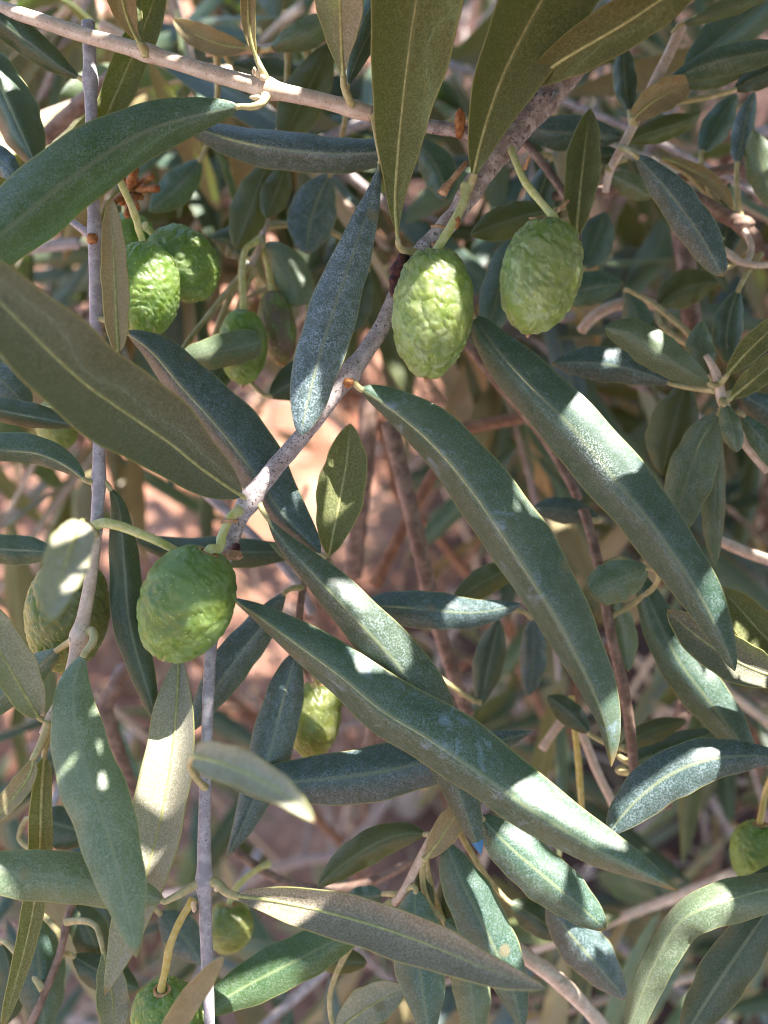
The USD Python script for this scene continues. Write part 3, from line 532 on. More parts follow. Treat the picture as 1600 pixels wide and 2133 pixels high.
def olive(label, top, bottom, z, rx, mat, stalk=None, sr=(9, 11), smat='stalk_green', tilt=0.25, seed=1, nib=True, extras=(), nu=110, nv=150, calyx=True, zs=None, amp=1.0):
    """top and bottom of the fruit in the picture, rx its half width there; tilt leans its lower end away from the viewer."""
    a, b = P(top[0], top[1], z), P(bottom[0], bottom[1], z)
    c = (a + b) / 2
    half = np.linalg.norm(a - b) / 2
    ax = unit((a - b)) - FWD * tilt
    ax = unit(ax)
    R = rx * mpp(c)
    Lh = math.sqrt(max(half ** 2 - (R * tilt) ** 2 * 0.8, half ** 2 * .7)) * math.sqrt(1 + tilt ** 2) * 1.03
    t = thing('olive', label, 'olive', at=c)
    v, f, uv = fruit_mesh(c, ax, Lh, R, seed, nu, nv, amp)
    fp = part(t, 'fruit', (v, f), mat, uv=uv)
    topw = c + ax * Lh * 0.86
    if nib:
        nb = c - ax * Lh * 1.0
        part(t, 'nib', tube(np.array([nb + ax * .0008, nb, nb - ax * .0005]), [.0006, .0004, .0002], 7, .2), 'dry_brown', sub=fp)
    if stalk is not None:
        pts = [P(*q) for q in stalk] + [topw + ax * .0012, topw - ax * .0008]
        pw = curve(pts, 34)
        r = 0.84 * np.interp(np.linspace(0, 1, 34), [0, .12, .45, .55, .8, 1], [sr[0] * 1.45, sr[0], sr[0], sr[0] * 1.12, sr[0], sr[1] * 1.15]) * mpp(pw[0])
        part(t, 'stalk', tube(pw, r, 11, .12, seed, 700), smat)
    if calyx:
        a_ = np.linspace(0, 2 * np.pi, 14); x = np.cross(ax, [0.3, 1, 0]); x /= np.linalg.norm(x); y = np.cross(ax, x)
        ring = topw + ax * .0005 + (np.cos(a_)[:, None] * x + np.sin(a_)[:, None] * y) * R * .20
        part(t, 'calyx', tube(ring, .00035, 6, .4, seed, 900), 'dry_brown')
    for nm, pts, rad, mt in extras:
        part(t, nm, tube(curve_px(pts, 14), np.linspace(rad[0], rad[1], 14) * 9.8e-5, 8, .2, 3, 800), mt)
    return t

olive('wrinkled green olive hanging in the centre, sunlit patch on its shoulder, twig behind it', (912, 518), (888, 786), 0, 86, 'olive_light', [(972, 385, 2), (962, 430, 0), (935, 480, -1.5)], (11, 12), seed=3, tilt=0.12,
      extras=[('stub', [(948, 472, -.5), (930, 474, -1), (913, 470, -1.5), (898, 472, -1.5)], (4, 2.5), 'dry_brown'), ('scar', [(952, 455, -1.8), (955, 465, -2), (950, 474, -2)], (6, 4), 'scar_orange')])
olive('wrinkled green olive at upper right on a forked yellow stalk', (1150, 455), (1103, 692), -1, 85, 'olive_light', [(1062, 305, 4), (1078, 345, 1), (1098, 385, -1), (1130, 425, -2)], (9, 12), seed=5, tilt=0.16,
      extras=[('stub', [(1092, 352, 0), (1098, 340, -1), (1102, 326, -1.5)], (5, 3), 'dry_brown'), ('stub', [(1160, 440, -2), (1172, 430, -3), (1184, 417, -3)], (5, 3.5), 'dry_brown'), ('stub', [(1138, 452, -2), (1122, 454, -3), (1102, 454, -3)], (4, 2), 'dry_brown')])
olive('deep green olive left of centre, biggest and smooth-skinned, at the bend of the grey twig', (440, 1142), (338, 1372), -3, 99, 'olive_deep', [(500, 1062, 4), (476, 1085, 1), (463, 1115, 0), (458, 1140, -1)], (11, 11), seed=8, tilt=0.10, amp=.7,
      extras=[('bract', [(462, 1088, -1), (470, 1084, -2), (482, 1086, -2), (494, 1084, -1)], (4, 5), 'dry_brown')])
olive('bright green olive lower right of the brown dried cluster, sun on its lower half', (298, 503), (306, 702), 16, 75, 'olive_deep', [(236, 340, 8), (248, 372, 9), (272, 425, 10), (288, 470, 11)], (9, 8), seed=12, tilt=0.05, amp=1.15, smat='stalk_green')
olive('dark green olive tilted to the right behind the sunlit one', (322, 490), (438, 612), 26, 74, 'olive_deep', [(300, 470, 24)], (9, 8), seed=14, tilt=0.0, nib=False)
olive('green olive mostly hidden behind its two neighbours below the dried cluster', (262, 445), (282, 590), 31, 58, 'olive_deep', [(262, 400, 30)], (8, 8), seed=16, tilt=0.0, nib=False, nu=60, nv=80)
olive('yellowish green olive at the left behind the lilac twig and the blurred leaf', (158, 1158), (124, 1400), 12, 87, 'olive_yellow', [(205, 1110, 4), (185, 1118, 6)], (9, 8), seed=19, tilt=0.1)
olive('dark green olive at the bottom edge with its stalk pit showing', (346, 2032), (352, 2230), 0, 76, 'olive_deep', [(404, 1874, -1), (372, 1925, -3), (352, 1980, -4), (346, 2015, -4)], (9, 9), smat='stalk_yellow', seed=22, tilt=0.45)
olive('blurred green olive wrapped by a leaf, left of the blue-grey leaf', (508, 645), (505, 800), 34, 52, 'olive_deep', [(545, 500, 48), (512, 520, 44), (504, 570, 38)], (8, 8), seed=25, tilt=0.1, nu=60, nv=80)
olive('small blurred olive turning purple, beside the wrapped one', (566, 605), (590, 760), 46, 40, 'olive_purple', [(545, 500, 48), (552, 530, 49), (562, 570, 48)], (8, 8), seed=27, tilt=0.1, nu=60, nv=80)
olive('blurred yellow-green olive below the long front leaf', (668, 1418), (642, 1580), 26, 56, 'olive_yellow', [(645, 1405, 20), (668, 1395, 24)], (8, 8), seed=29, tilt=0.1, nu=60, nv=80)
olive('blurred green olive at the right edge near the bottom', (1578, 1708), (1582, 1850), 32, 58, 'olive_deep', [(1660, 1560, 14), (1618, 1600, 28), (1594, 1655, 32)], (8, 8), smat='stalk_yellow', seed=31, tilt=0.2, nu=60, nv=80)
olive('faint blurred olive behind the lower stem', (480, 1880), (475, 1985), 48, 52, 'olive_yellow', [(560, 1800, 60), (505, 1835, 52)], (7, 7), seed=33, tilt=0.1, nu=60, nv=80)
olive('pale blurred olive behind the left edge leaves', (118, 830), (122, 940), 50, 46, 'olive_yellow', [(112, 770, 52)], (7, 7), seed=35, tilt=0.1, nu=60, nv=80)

D = thing('shrivelled_fruit', 'shrivelled dark red dried fruit hanging left of the central olive', 'dried fruit', at=P(832, 570, 5))
part(D, 'husk', tube(curve_px([(846, 528, 5), (836, 548, 4), (828, 575, 4), (824, 602, 4), (822, 628, 5)], 40), np.concatenate([np.linspace(9, 17, 12), np.linspace(17, 15, 16), np.linspace(15, 3, 12)]) * 9.8e-5, 16, .45, 4, 700), 'dried_red')
part(D, 'stalk', tube(curve_px([(862, 524, 5), (852, 526, 5), (846, 532, 5)], 6), 5e-4, 7, .1), 'dry_brown')

C = thing('dried_cluster', 'orange-brown dried flower cluster above the left olives', 'dried flowers', at=P(275, 395, 24))
rr = np.random.default_rng(77)
for q in range(15):
    a = rr.uniform(0, 6.28); d = rr.uniform(8, 40)
    x, y, z = 272 + math.cos(a) * d * 1.1, 398 + math.sin(a) * d * .9, 24 + rr.uniform(-4, 4)
    x2, y2 = x + math.cos(a) * rr.uniform(12, 26), y + math.sin(a) * rr.uniform(10, 22)
    part(C, 'husk', tube(curve_px([(272 + (x - 272) * .3, 398 + (y - 398) * .3, 24), (x, y, z), (x2, y2, z - 2)], 9), np.array([4, 6, 9, 10, 9, 7, 8, 9, 7]) * 1.05e-4, 7, .5, q, 900), 'scar_orange')
part(C, 'stalk', tube(curve_px([(275, 330, 26), (276, 360, 25), (274, 398, 24)], 9), 7e-4, 8, .1), 'stalk_yellow')

# ------------------------------------------------------------------ twigs further back, each traced with its own leaves
def twig(label, pts, radii, mat, at):
    t = thing('olive_twig', label, 'olive twig', at=P(*at))
    if pts: stem(t, pts, radii, mat, n=18 * len(pts), seg=10)
    return t

R1 = twig('tan twig at upper right running down left from the corner with a ragged tan leaf', [(1420, 55, 26), (1395, 110, 26), (1360, 180, 26), (1330, 240, 27), (1305, 290, 28), (1278, 340, 30), (1262, 400, 34)], [12, 12, 12, 10, 10, 9, 8], 'bark_pale', (1360, 180, 26))
B = dict(n=26, nw=7)
leaf(R1, [(1418, 52, 25), (1480, 30, 24), (1580, -14, 22), (1680, -70, 20)], 20, 20, 1, 'leaf_pale', pet=[(1405, 70, 26)], **B)
leaf(R1, [(1425, 145, 34), (1500, 80, 36), (1580, 15, 38), (1680, -70, 40)], 48, 46, 1, 'leaf_green', pet=[(1375, 170, 27)], **B)
leaf(R1, [(1388, 172, 24), (1480, 132, 22), (1560, 114, 20), (1680, 98, 18)], 28, 32, 1, 'leaf_green', pet=[(1352, 195, 26)], **B)
leaf(R1, [(1420, 178, 32), (1490, 162, 32), (1560, 148, 32)], 20, 20, 1, 'leaf_pale', pet=[(1350, 205, 28)], **B)
leaf(R1, [(1528, 188, 30), (1580, 160, 30), (1650, 130, 30)], 22, 26, 1, 'leaf_dark', pet=[(1345, 215, 30)], **B)
leaf(R1, [(1318, 248, 25), (1365, 208, 24), (1402, 188, 24), (1434, 174, 24)], 30, 32, -1, 'leaf_tan', pet=[(1322, 258, 27)], prof=(.5, .4), label='ragged tan leaf with a torn end', **B)
leaf(R1, [(1312, 235, 32), (1302, 170, 33), (1300, 90, 34)], 24, 24, 1, 'leaf_dark', pet=[(1318, 265, 28)], **B)
leaf(R1, [(1302, 295, 30), (1360, 275, 30), (1420, 255, 31), (1462, 232, 32)], 24, 26, 1, 'leaf_olive', pet=[(1300, 300, 28)], **B)
leaf(R1, [(1322, 322, 20), (1400, 408, 18), (1455, 485, 17), (1507, 576, 16)], 40, 38, 1, 'leaf_bluish', pet=[(1296, 308, 28), (1308, 312, 24)], prof=(.7, .6), n=36, nw=9, label='dark bluish leaf slanting down right below the tan twig')
leaf(R1, [(1268, 362, 32), (1310, 385, 32), (1360, 412, 32)], 26, 24, 1, 'leaf_pale', pet=[(1270, 350, 30)], **B)
leaf(R1, [(1300, 330, 36), (1255, 325, 36), (1230, 345, 36)], 18, 18, 1, 'leaf_dark', pet=[(1284, 335, 31)], **B)

R2 = twig('bare tan branch with curly tips at the right edge, knotted and sunlit', [(1440, 410, 40), (1495, 440, 40), (1545, 470, 40), (1590, 520, 40), (1660, 590, 40)], [15, 15, 17, 15, 15], 'bark_brown', (1545, 470, 40))
part(R2, 'knot', blob(P(1548, 468, 39), .0021, (1.3, .9, .9), seed=50), 'bark_brown')
part(R2, 'tendril', tube(curve_px([(1548, 480, 38), (1565, 520, 37), (1555, 545, 36), (1520, 528, 36), (1505, 518, 36), (1540, 545, 35), (1590, 552, 35), (1640, 530, 36)], 40), 8e-4, 7, .15), 'bark_pale')
leaf(R2, [(1378, 330, 36), (1440, 352, 36), (1500, 395, 36), (1530, 440, 36)], 16, 14, -1, 'leaf_tan', pet=[(1520, 455, 40), (1450, 380, 44)], **B)
leaf(R2, [(1460, 320, 44), (1500, 250, 44), (1535, 195, 44)], 30, 30, 1, 'leaf_green', pet=[(1520, 455, 42)], **B)
leaf(R2, [(1535, 345, 38), (1550, 270, 38), (1572, 190, 38)], 24, 20, 1, 'leaf_bluish', pet=[(1545, 465, 40)], **B)
leaf(R2, [(1620, 440, 36), (1590, 350, 36), (1568, 270, 36)], 34, 34, 1, 'leaf_pale', pet=[(1600, 530, 40)], **B)
leaf(R2, [(1492, 560, 44), (1510, 500, 44), (1520, 380, 44)], 30, 30, 1, 'leaf_dark', pet=[(1580, 510, 41)], **B)
leaf(R2, [(1540, 600, 34), (1515, 690, 34), (1520, 760, 34)], 30, 30, 1, 'leaf_dark', pet=[(1590, 525, 40)], **B)

R3 = twig('tan twig with a star of small leaves at the right middle', [(1600, 980, 22), (1540, 905, 20), (1505, 835, 18), (1492, 780, 17), (1470, 740, 17)], [10, 10, 11, 10, 6], 'bark_pale', (1495, 800, 17))
leaf(R3, [(1482, 802, 15), (1400, 752, 12), (1330, 705, 12), (1260, 683, 13)], 40, 38, 1, 'leaf_pale', pet=[(1494, 800, 17)], prof=(.7, .55), n=36)
leaf(R3, [(1400, 800, 26), (1310, 768, 26), (1230, 756, 26), (1148, 758, 27)], 36, 38, 1, 'leaf_bluish', pet=[(1490, 812, 18)], n=30)
leaf(R3, [(1480, 785, 20), (1460, 730, 22), (1465, 668, 24)], 30, 28, 1, 'leaf_pale', pet=[(1491, 795, 18)], **B)
leaf(R3, [(1512, 785, 14), (1560, 730, 12), (1650, 650, 10)], 26, 26, -1, 'leaf_olive', pet=[(1500, 800, 17)], **B)
leaf(R3, [(1520, 832, 15), (1570, 790, 13), (1650, 725, 12)], 26, 26, -1, 'leaf_olive', pet=[(1506, 835, 18)], **B)
leaf(R3, [(1508, 842, 14), (1524, 890, 12), (1536, 942, 12)], 20, 22, 1, 'leaf_pale', pet=[(1505, 835, 17)], prof=(.5, .5), **B)
leaf(R3, [(1500, 858, 18), (1450, 945, 18), (1420, 1040, 18), (1400, 1130, 19)], 52, 44, 1, 'leaf_pale', pet=[(1506, 838, 18)], n=36, prof=(.6, .7), label='grey-green leaf hanging from the star of leaves')
leaf(R3, [(1500, 860, 22), (1490, 960, 23), (1490, 1060, 24), (1490, 1180, 25)], 20, 30, 1, 'leaf_pale', pet=[(1508, 845, 19)], **B)
leaf(R3, [(1545, 862, 18), (1600, 930, 16), (1670, 1000, 14)], 28, 28, 1, 'leaf_green', pet=[(1520, 865, 19)], **B)
leaf(R3, [(1540, 820, 26), (1620, 870, 26), (1680, 930, 26)], 32, 32, 1, 'leaf_bluish', pet=[(1506, 830, 18)], **B)

R4 = twig('thin shoot with round-ended leaves in the right centre, one leaf oval', [(1215, 1060, 34), (1250, 1190, 30), (1275, 1330, 28), (1300, 1440, 27), (1322, 1620, 28)], [11, 11, 11, 12, 10], 'bark_brown', (1250, 1190, 30))
leaf(R4, [(1350, 1182, 16), (1292, 1205, 16), (1226, 1232, 17)], 46, 42, 1, 'leaf_pale', pet=[(1262, 1290, 29), (1372, 1200, 22)], prof=(.55, .42), label='oval grey-green leaf with a small sun fleck', **B)
leaf(R4, [(1280, 1240, 28), (1300, 1320, 28), (1308, 1400, 28)], 26, 24, 1, 'leaf_pale', pet=[(1262, 1230, 30)], **B)
leaf(R4, [(1330, 1185, 28), (1370, 1290, 24), (1430, 1400, 21), (1500, 1490, 19), (1580, 1595, 18)], 50, 46, 1, 'leaf_green', pet=[(1255, 1180, 30), (1300, 1165, 30)], n=40, nw=9, prof=(.75, .7), label='long blurred leaf with round sun patches at the right')
leaf(R4, [(1250, 1080, 44), (1190, 1065, 44), (1110, 1058, 45)], 28, 28, 1, 'leaf_bluish', pet=[(1222, 1085, 36)], **B)
leaf(R4, [(1230, 1530, 34), (1180, 1480, 34), (1140, 1450, 34)], 26, 26, 1, 'leaf_dark', pet=[(1305, 1560, 29)], **B)
leaf(R4, [(1290, 1560, 38), (1360, 1520, 38), (1430, 1502, 38)], 20, 26, 1, 'leaf_olive', pet=[(1316, 1590, 29)], **B)
leaf(R4, [(1290, 1600, 40), (1400, 1560, 40), (1500, 1520, 40)], 30, 34, 1, 'leaf_dark', pet=[(1320, 1610, 29)], **B)

R5 = twig('twig outside the right edge whose leaves point left at mid height', [(1680, 1180, 16), (1665, 1330, 14), (1660, 1450, 12), (1655, 1600, 8), (1660, 1760, 6), (1670, 1960, 4), (1690, 2150, 4)], [12] * 7, 'bark', (1660, 1450, 12))
leaf(R5, [(1640, 1415, 14), (1560, 1390, 13), (1480, 1345, 12), (1390, 1270, 12)], 44, 48, -1, 'leaf_grey', pet=[(1660, 1430, 12)], n=36, prof=(.7, .7))
leaf(R5, [(1640, 1375, 18), (1570, 1300, 18), (1500, 1222, 19)], 38, 38, -1, 'leaf_olive', pet=[(1665, 1400, 13)], **B)
leaf(R5, [(1640, 1582, 4), (1530, 1575, 3), (1430, 1597, 2), (1345, 1650, 2), (1268, 1738, 2)], 50, 50, 1, 'leaf_bluish', pet=[(1656, 1600, 8)], n=44, nw=9, prof=(.8, .6), label='blue-grey leaf with a pale lit lower half curving in from the right')
leaf(R5, [(1680, 1845, -3), (1580, 1858, -5), (1500, 1880, -6), (1438, 1905, -6), (1390, 1958, -4), (1345, 2050, -2), (1305, 2160, 0)], np.interp(np.linspace(0, 1, 50), [0, .3, .45, .6, 1], [52, 50, 42, 40, 46]), np.interp(np.linspace(0, 1, 50), [0, .3, .45, .6, 1], [44, 42, 32, 26, 28]), 1, 'leaf_pale', pet=[(1668, 1840, 5)], n=50, nw=9, prof=(.3, .35), wave=.0011, label='pale green twisted leaf with a sharp bend at lower right')
leaf(R5, [(1625, 1860, 6), (1545, 1975, 6), (1475, 2080, 7), (1415, 2180, 8)], 50, 48, 1, 'leaf_dark', pet=[(1664, 1830, 5)], n=36, label='dark leaf behind the twisted one at lower right')
leaf(R5, [(1650, 1790, 20), (1580, 1830, 20), (1510, 1870, 20)], 14, 14, 1, 'leaf_dark', pet=[(1660, 1770, 6)], **B)

R6 = twig('thin forked twig at bottom centre with leaves drooping to the right', [(820, 1880, 18), (845, 1850, 16), (870, 1800, 15), (895, 1750, 14), (940, 1690, 14), (985, 1640, 14)], [9, 9, 9, 8, 8, 8], 'bark_pale', (850, 1850, 16))
leaf(R6, [(888, 1738, 15), (820, 1742, 16), (740, 1782, 17), (662, 1848, 18)], 34, 34, 1, 'leaf_olive', pet=[(898, 1740, 14)], prof=(.7, .7), n=36)
leaf(R6, [(886, 1790, 13), (915, 1750, 12), (955, 1690, 12), (985, 1650, 12)], 26, 28, -1, 'leaf_tan', pet=[(882, 1775, 15)], **B)
leaf(R6, [(1000, 1700, 9), (1085, 1785, 7), (1160, 1848, 6), (1225, 1902, 6), (1262, 1938, 6)], 54, 52, 1, 'leaf_green', pet=[(950, 1680, 14), (980, 1685, 11)], prof=(.6, .6), n=44, nw=9, label='broad dark green leaf with a sunlit upper margin at bottom centre')
leaf(R6, [(928, 1755, 12), (968, 1850, 10), (1010, 1935, 9), (1052, 2020, 9), (1088, 2150, 9)], 54, 52, 1, 'leaf_green', pet=[(905, 1735, 14)], prof=(.65, .8), n=44, nw=9, label='leaf hanging to the bottom edge with a round sun patch')
leaf(R6, [(935, 1790, 22), (940, 1880, 22), (955, 1990, 22), (975, 2100, 22)], 36, 36, 1, 'leaf_dark', pet=[(892, 1755, 15)], **B)
leaf(R6, [(865, 1850, 14), (868, 1960, 11), (880, 2060, 9), (898, 2180, 9)], 56, 52, 1, 'leaf_green', pet=[(848, 1850, 16)], prof=(.7, .9), n=40, nw=9, label='dark green leaf pointing straight down out of the bottom edge')
leaf(R6, [(880, 1800, 18), (885, 1870, 18), (900, 1950, 18)], 20, 22, 1, 'leaf_dark', pet=[(868, 1805, 15)], **B)
leaf(R6, [(924, 1915, 16), (955, 1942, 15), (1000, 1992, 15)], 26, 24, 1, 'leaf_pale', pet=[(880, 1790, 15), (900, 1890, 17)], **B)
leaf(R6, [(955, 1965, 20), (980, 2050, 18), (988, 2180, 18)], 38, 38, 1, 'leaf_pale', pet=[(885, 1785, 15), (930, 1930, 22)], **B)
leaf(R6, [(800, 1862, 20), (760, 1870, 22), (700, 1890, 24)], 20, 24, 1, 'leaf_green', pet=[(830, 1865, 17)], **B)
leaf(R6, [(1140, 1880, 22), (1200, 1960, 22), (1260, 2030, 22), (1305, 2085, 23)], 52, 44, 1, 'leaf_bluish', pet=[(960, 1665, 14), (1060, 1790, 20)], n=36)
leaf(R6, [(1060, 1880, 32), (1130, 1920, 32), (1180, 1960, 32)], 32, 34, 1, 'leaf_dark', pet=[(940, 1690, 15), (1010, 1820, 30)], **B)
leaf(R6, [(640, 1990, 26), (700, 2000, 26), (765, 2005, 26)], 30, 26, 1, 'leaf_olive', pet=[(820, 1878, 18), (700, 1950, 24)], **B)
leaf(R6, [(700, 2150, 20), (780, 2090, 20), (850, 2060, 20)], 40, 40, -1, 'leaf_pale', pet=[(800, 1895, 19), (690, 2060, 20)], **B)

B1 = twig('hidden twig behind the upper middle with a long curved blue-green leaf', [(330, 250, 22), (360, 258, 20), (380, 262, 18)], [8, 8, 8], 'bark_pale', (380, 262, 18))
leaf(B1, [(385, 262, 17), (450, 282, 16), (520, 300, 15), (600, 313, 14), (690, 320, 13), (780, 318, 13), (880, 300, 13)], 36, 42, 1, 'leaf_bluish', prof=(.5, .6), n=44, nw=9, k=1.25, label='curved blue-green leaf, rounded like a tube, under the pale twig')
B2 = twig('twig with dark hanging leaves behind the pale top twig', [(800, 60, 34), (700, 80, 34), (560, 100, 36), (430, 110, 38)], [9, 9, 9, 8], 'bark_pale', (700, 80, 34))
leaf(B2, [(692, 85, 33), (650, 170, 30), (615, 240, 29), (588, 300, 28)], 46, 46, 1, 'leaf_olive', **B)
leaf(B2, [(560, 330, 40), (520, 440, 42), (490, 520, 44)], 40, 40, 1, 'leaf_olive', pet=[(600, 100, 36), (585, 250, 38)], **B)
leaf(B2, [(690, 360, 44), (650, 450, 44), (640, 530, 44)], 50, 50, 1, 'leaf_bluish', pet=[(690, 82, 34), (720, 240, 40)], label='dark bluish blurred leaf with a glint at its tip', **B)
leaf(B2, [(600, 340, 38), (575, 400, 38), (555, 455, 38)], 30, 30, 1, 'leaf_olive', pet=[(640, 90, 35), (630, 250, 38)], **B)
leaf(B2, [(420, 330, 46), (360, 400, 46), (310, 440, 47)], 34, 34, 1, 'leaf_green', pet=[(450, 108, 38), (450, 230, 44)], **B)
leaf(B2, [(560, 102, 34), (640, 70, 30), (720, 30, 30)], 30, 30, 1, 'leaf_pale', pet=[(545, 104, 36)], **B)
leaf(B2, [(520, 100, 34), (440, 85, 34), (360, 40, 34)], 26, 26, -1, 'leaf_tan', pet=[(540, 103, 36)], **B)
leaf(B2, [(480, 130, 40), (540, 155, 40), (650, 160, 40)], 36, 36, 1, 'leaf_dark', pet=[(470, 108, 37)], **B)
B3 = twig('twig off the left edge with a dark leaf folded to show a beige half', [(-70, 20, 8), (-75, 200, 8), (-80, 400, 8)], [12, 12, 12], 'bark_lilac', (-75, 200, 8))
leaf(B3, [(-55, 70, 8), (0, 175, 6), (35, 255, 5), (75, 345, 4)], 54, 40, 1, 'leaf_dark', pet=[(-72, 40, 8)], n=36, k=1.25)
leaf(B3, [(-60, 300, 6), (-10, 325, 2), (40, 375, 0)], 26, 28, 1, 'leaf_bluish', pet=[(-76, 300, 8)], **B)
leaf(B3, [(-50, 760, 14), (0, 790, 14), (60, 860, 16)], 40, 40, 1, 'leaf_bluish', pet=[(-80, 420, 10), (-85, 700, 12)], **B)
B4 = twig('shoot with blue-grey leaves between the left olive and the long front leaf', [(640, 1180, 22), (630, 1230, 20), (622, 1300, 19), (625, 1355, 18), (650, 1420, 20)], [7, 8, 8, 8, 6], 'bark_brown', (622, 1300, 19))
leaf(B4, [(596, 1232, 17), (545, 1305, 16), (482, 1388, 16), (398, 1525, 17)], 38, 44, 1, 'leaf_bluish', pet=[(628, 1225, 20)], n=36)
leaf(B4, [(618, 1358, 15), (592, 1450, 14), (562, 1570, 13), (530, 1665, 12), (470, 1790, 12)], 46, 44, 1, 'leaf_bluish', pet=[(624, 1345, 18)], n=40, nw=9, prof=(.6, .9), label='blue-grey leaf pointing down left, its tip lit')
leaf(B4, [(690, 1240, 26), (630, 1180, 26), (560, 1130, 26)], 14, 14, 1, 'leaf_pale', pet=[(640, 1200, 21)], **B)
leaf(B4, [(700, 1480, 32), (715, 1420, 32), (740, 1370, 32)], 34, 34, 1, 'leaf_olive', pet=[(640, 1390, 19)], **B)
B5 = twig('pair of leaves behind the grey twig, one brownish and pointed upward', [(690, 1210, 16), (684, 1180, 15), (682, 1165, 15)], [7, 7, 7], 'bark_brown', (684, 1180, 15))
leaf(B5, [(684, 1160, 14), (700, 1080, 13), (716, 1000, 13), (730, 882, 14)], 50, 48, -1, 'leaf_olive', n=36, label='olive-brown leaf with its point up, behind the grey twig')
leaf(B5, [(640, 1150, 30), (540, 1150, 30), (430, 1150, 30), (275, 1122, 31)], 36, 32, 1, 'leaf_dark', pet=[(684, 1172, 15)], n=30)
B6 = twig('twig behind the central leaves with a horizontal leaf that has one pale sun band', [(700, 1290, 26), (730, 1270, 24), (756, 1262, 23)], [7, 7, 7], 'bark_brown', (730, 1270, 24))
leaf(B6, [(756, 1262, 22), (850, 1266, 20), (960, 1276, 19), (1088, 1258, 18)], 38, 40, 1, 'leaf_bluish', n=40, nw=9, prof=(.5, .8), label='horizontal dark leaf with a pale sun band near its tip')
leaf(B6, [(940, 1260, 34), (1030, 1200, 34), (1090, 1180, 34)], 30, 30, 1, 'leaf_olive', pet=[(740, 1268, 25), (860, 1290, 33)], **B)
leaf(B6, [(1000, 1470, 44), (1020, 1380, 44), (1040, 1290, 44)], 34, 30, 1, 'leaf_dark', pet=[(745, 1268, 26), (900, 1400, 40)], **B)
leaf(B6, [(1110, 1280, 50), (1110, 1380, 50), (1100, 1450, 50)], 28, 28, 1, 'leaf_bluish', pet=[(750, 1266, 26), (1000, 1262, 48)], **B)
B7 = twig('twig right of the upper centre with upright grey-olive and broad green leaves', [(1200, 520, 36), (1190, 430, 36), (1130, 340, 38), (1070, 270, 40)], [9, 9, 9, 8], 'bark_brown', (1190, 430, 36))
leaf(B7, [(1200, 498, 30), (1206, 430, 29), (1216, 330, 28), (1230, 226, 28)], 36, 36, -1, 'leaf_olive', n=30, label='upright grey-olive leaf right of the upper centre')
leaf(B7, [(1068, 268, 38), (1150, 275, 36), (1230, 280, 36), (1300, 286, 36)], 36, 36, 1, 'leaf_bluish', **B)
leaf(B7, [(1160, 435, 26), (1090, 450, 24), (1030, 470, 22), (980, 490, 22)], 36, 34, 1, 'leaf_olive', pet=[(1188, 430, 36)], n=30)
leaf(B7, [(1120, 480, 38), (1050, 560, 36), (1030, 640, 36), (1010, 720, 36)], 38, 36, 1, 'leaf_green', pet=[(1195, 460, 36)], **B)
leaf(B7, [(860, 290, 40), (910, 350, 38), (930, 420, 38)], 38, 36, 1, 'leaf_green', pet=[(1070, 272, 40), (960, 250, 42)], **B)
leaf(B7, [(1215, 560, 44), (1240, 500, 44), (1260, 440, 44)], 40, 40, 1, 'leaf_green', pet=[(1200, 515, 36)], **B)
leaf(B7, [(1150, 620, 50), (1230, 600, 50), (1300, 590, 50)], 36, 36, 1, 'leaf_green', pet=[(1200, 530, 38)], **B)
leaf(B7, [(1150, 330, 44), (1130, 390, 44), (1100, 470, 44)], 34, 30, 1, 'leaf_dark', pet=[(1120, 325, 40)], **B)
B8 = twig('shoot left of the blue-grey leaf with a short blurred leaf striped by sun', [(560, 420, 52), (545, 500, 48), (520, 560, 46)], [7, 7, 7], 'bark_pale', (545, 500, 48))
leaf(B8, [(548, 508, 46), (595, 552, 44), (622, 640, 44)], 40, 38, 1, 'leaf_pale', pet=[(546, 498, 48)], prof=(.6, .4), **B)
leaf(B8, [(370, 752, 25), (450, 735, 24), (545, 712, 24)], 36, 34, 1, 'leaf_pale', pet=[(520, 555, 46), (400, 700, 34)], prof=(.4, .25), label='short leaf lying over the wrapped olive, half of it sunlit', **B)
leaf(B8, [(520, 540, 50), (470, 500, 50), (440, 500, 50)], 30, 30, 1, 'leaf_dark', pet=[(540, 520, 48)], **B)
leaf(B8, [(560, 830, 40), (640, 790, 40), (720, 800, 40)], 45, 45, 1, 'leaf_dark', pet=[(530, 560, 46), (500, 760, 44)], **B)
leaf(B8, [(770, 560, 50), (740, 620, 48), (720, 700, 46)], 40, 40, 1, 'leaf_dark', pet=[(560, 470, 50), (720, 500, 52)], **B)
leaf(B8, [(430, 830, 36), (470, 760, 38), (520, 660, 40)], 30, 30, 1, 'leaf_dark', pet=[(510, 565, 46), (440, 720, 40)], **B)
B9 = twig('shoot at lower left behind the hanging leaves, half in shade', [(40, 2180, 18), (120, 2000, 20), (150, 1880, 22), (220, 1780, 26)], [8, 8, 8, 7], 'bark_brown', (120, 2000, 20))
leaf(B9, [(70, 1900, 22), (80, 2000, 20), (95, 2160, 20)], 52, 48, 1, 'leaf_green', pet=[(130, 1950, 21)], label='hanging dark leaf with a sunlit lower half at bottom left', **B)
leaf(B9, [(140, 1870, 30), (190, 1950, 30), (215, 2040, 32)], 38, 38, 1, 'leaf_dark', pet=[(150, 1885, 22)], **B)
leaf(B9, [(215, 1980, 12), (232, 2060, 11), (238, 2170, 10)], 34, 32, -1, 'leaf_pale', pet=[(140, 1920, 21), (205, 1940, 14)], **B)
leaf(B9, [(60, 1700, 30), (130, 1720, 30), (200, 1740, 30)], 40, 45, 1, 'leaf_dark', pet=[(215, 1785, 26), (40, 1740, 30)], **B)
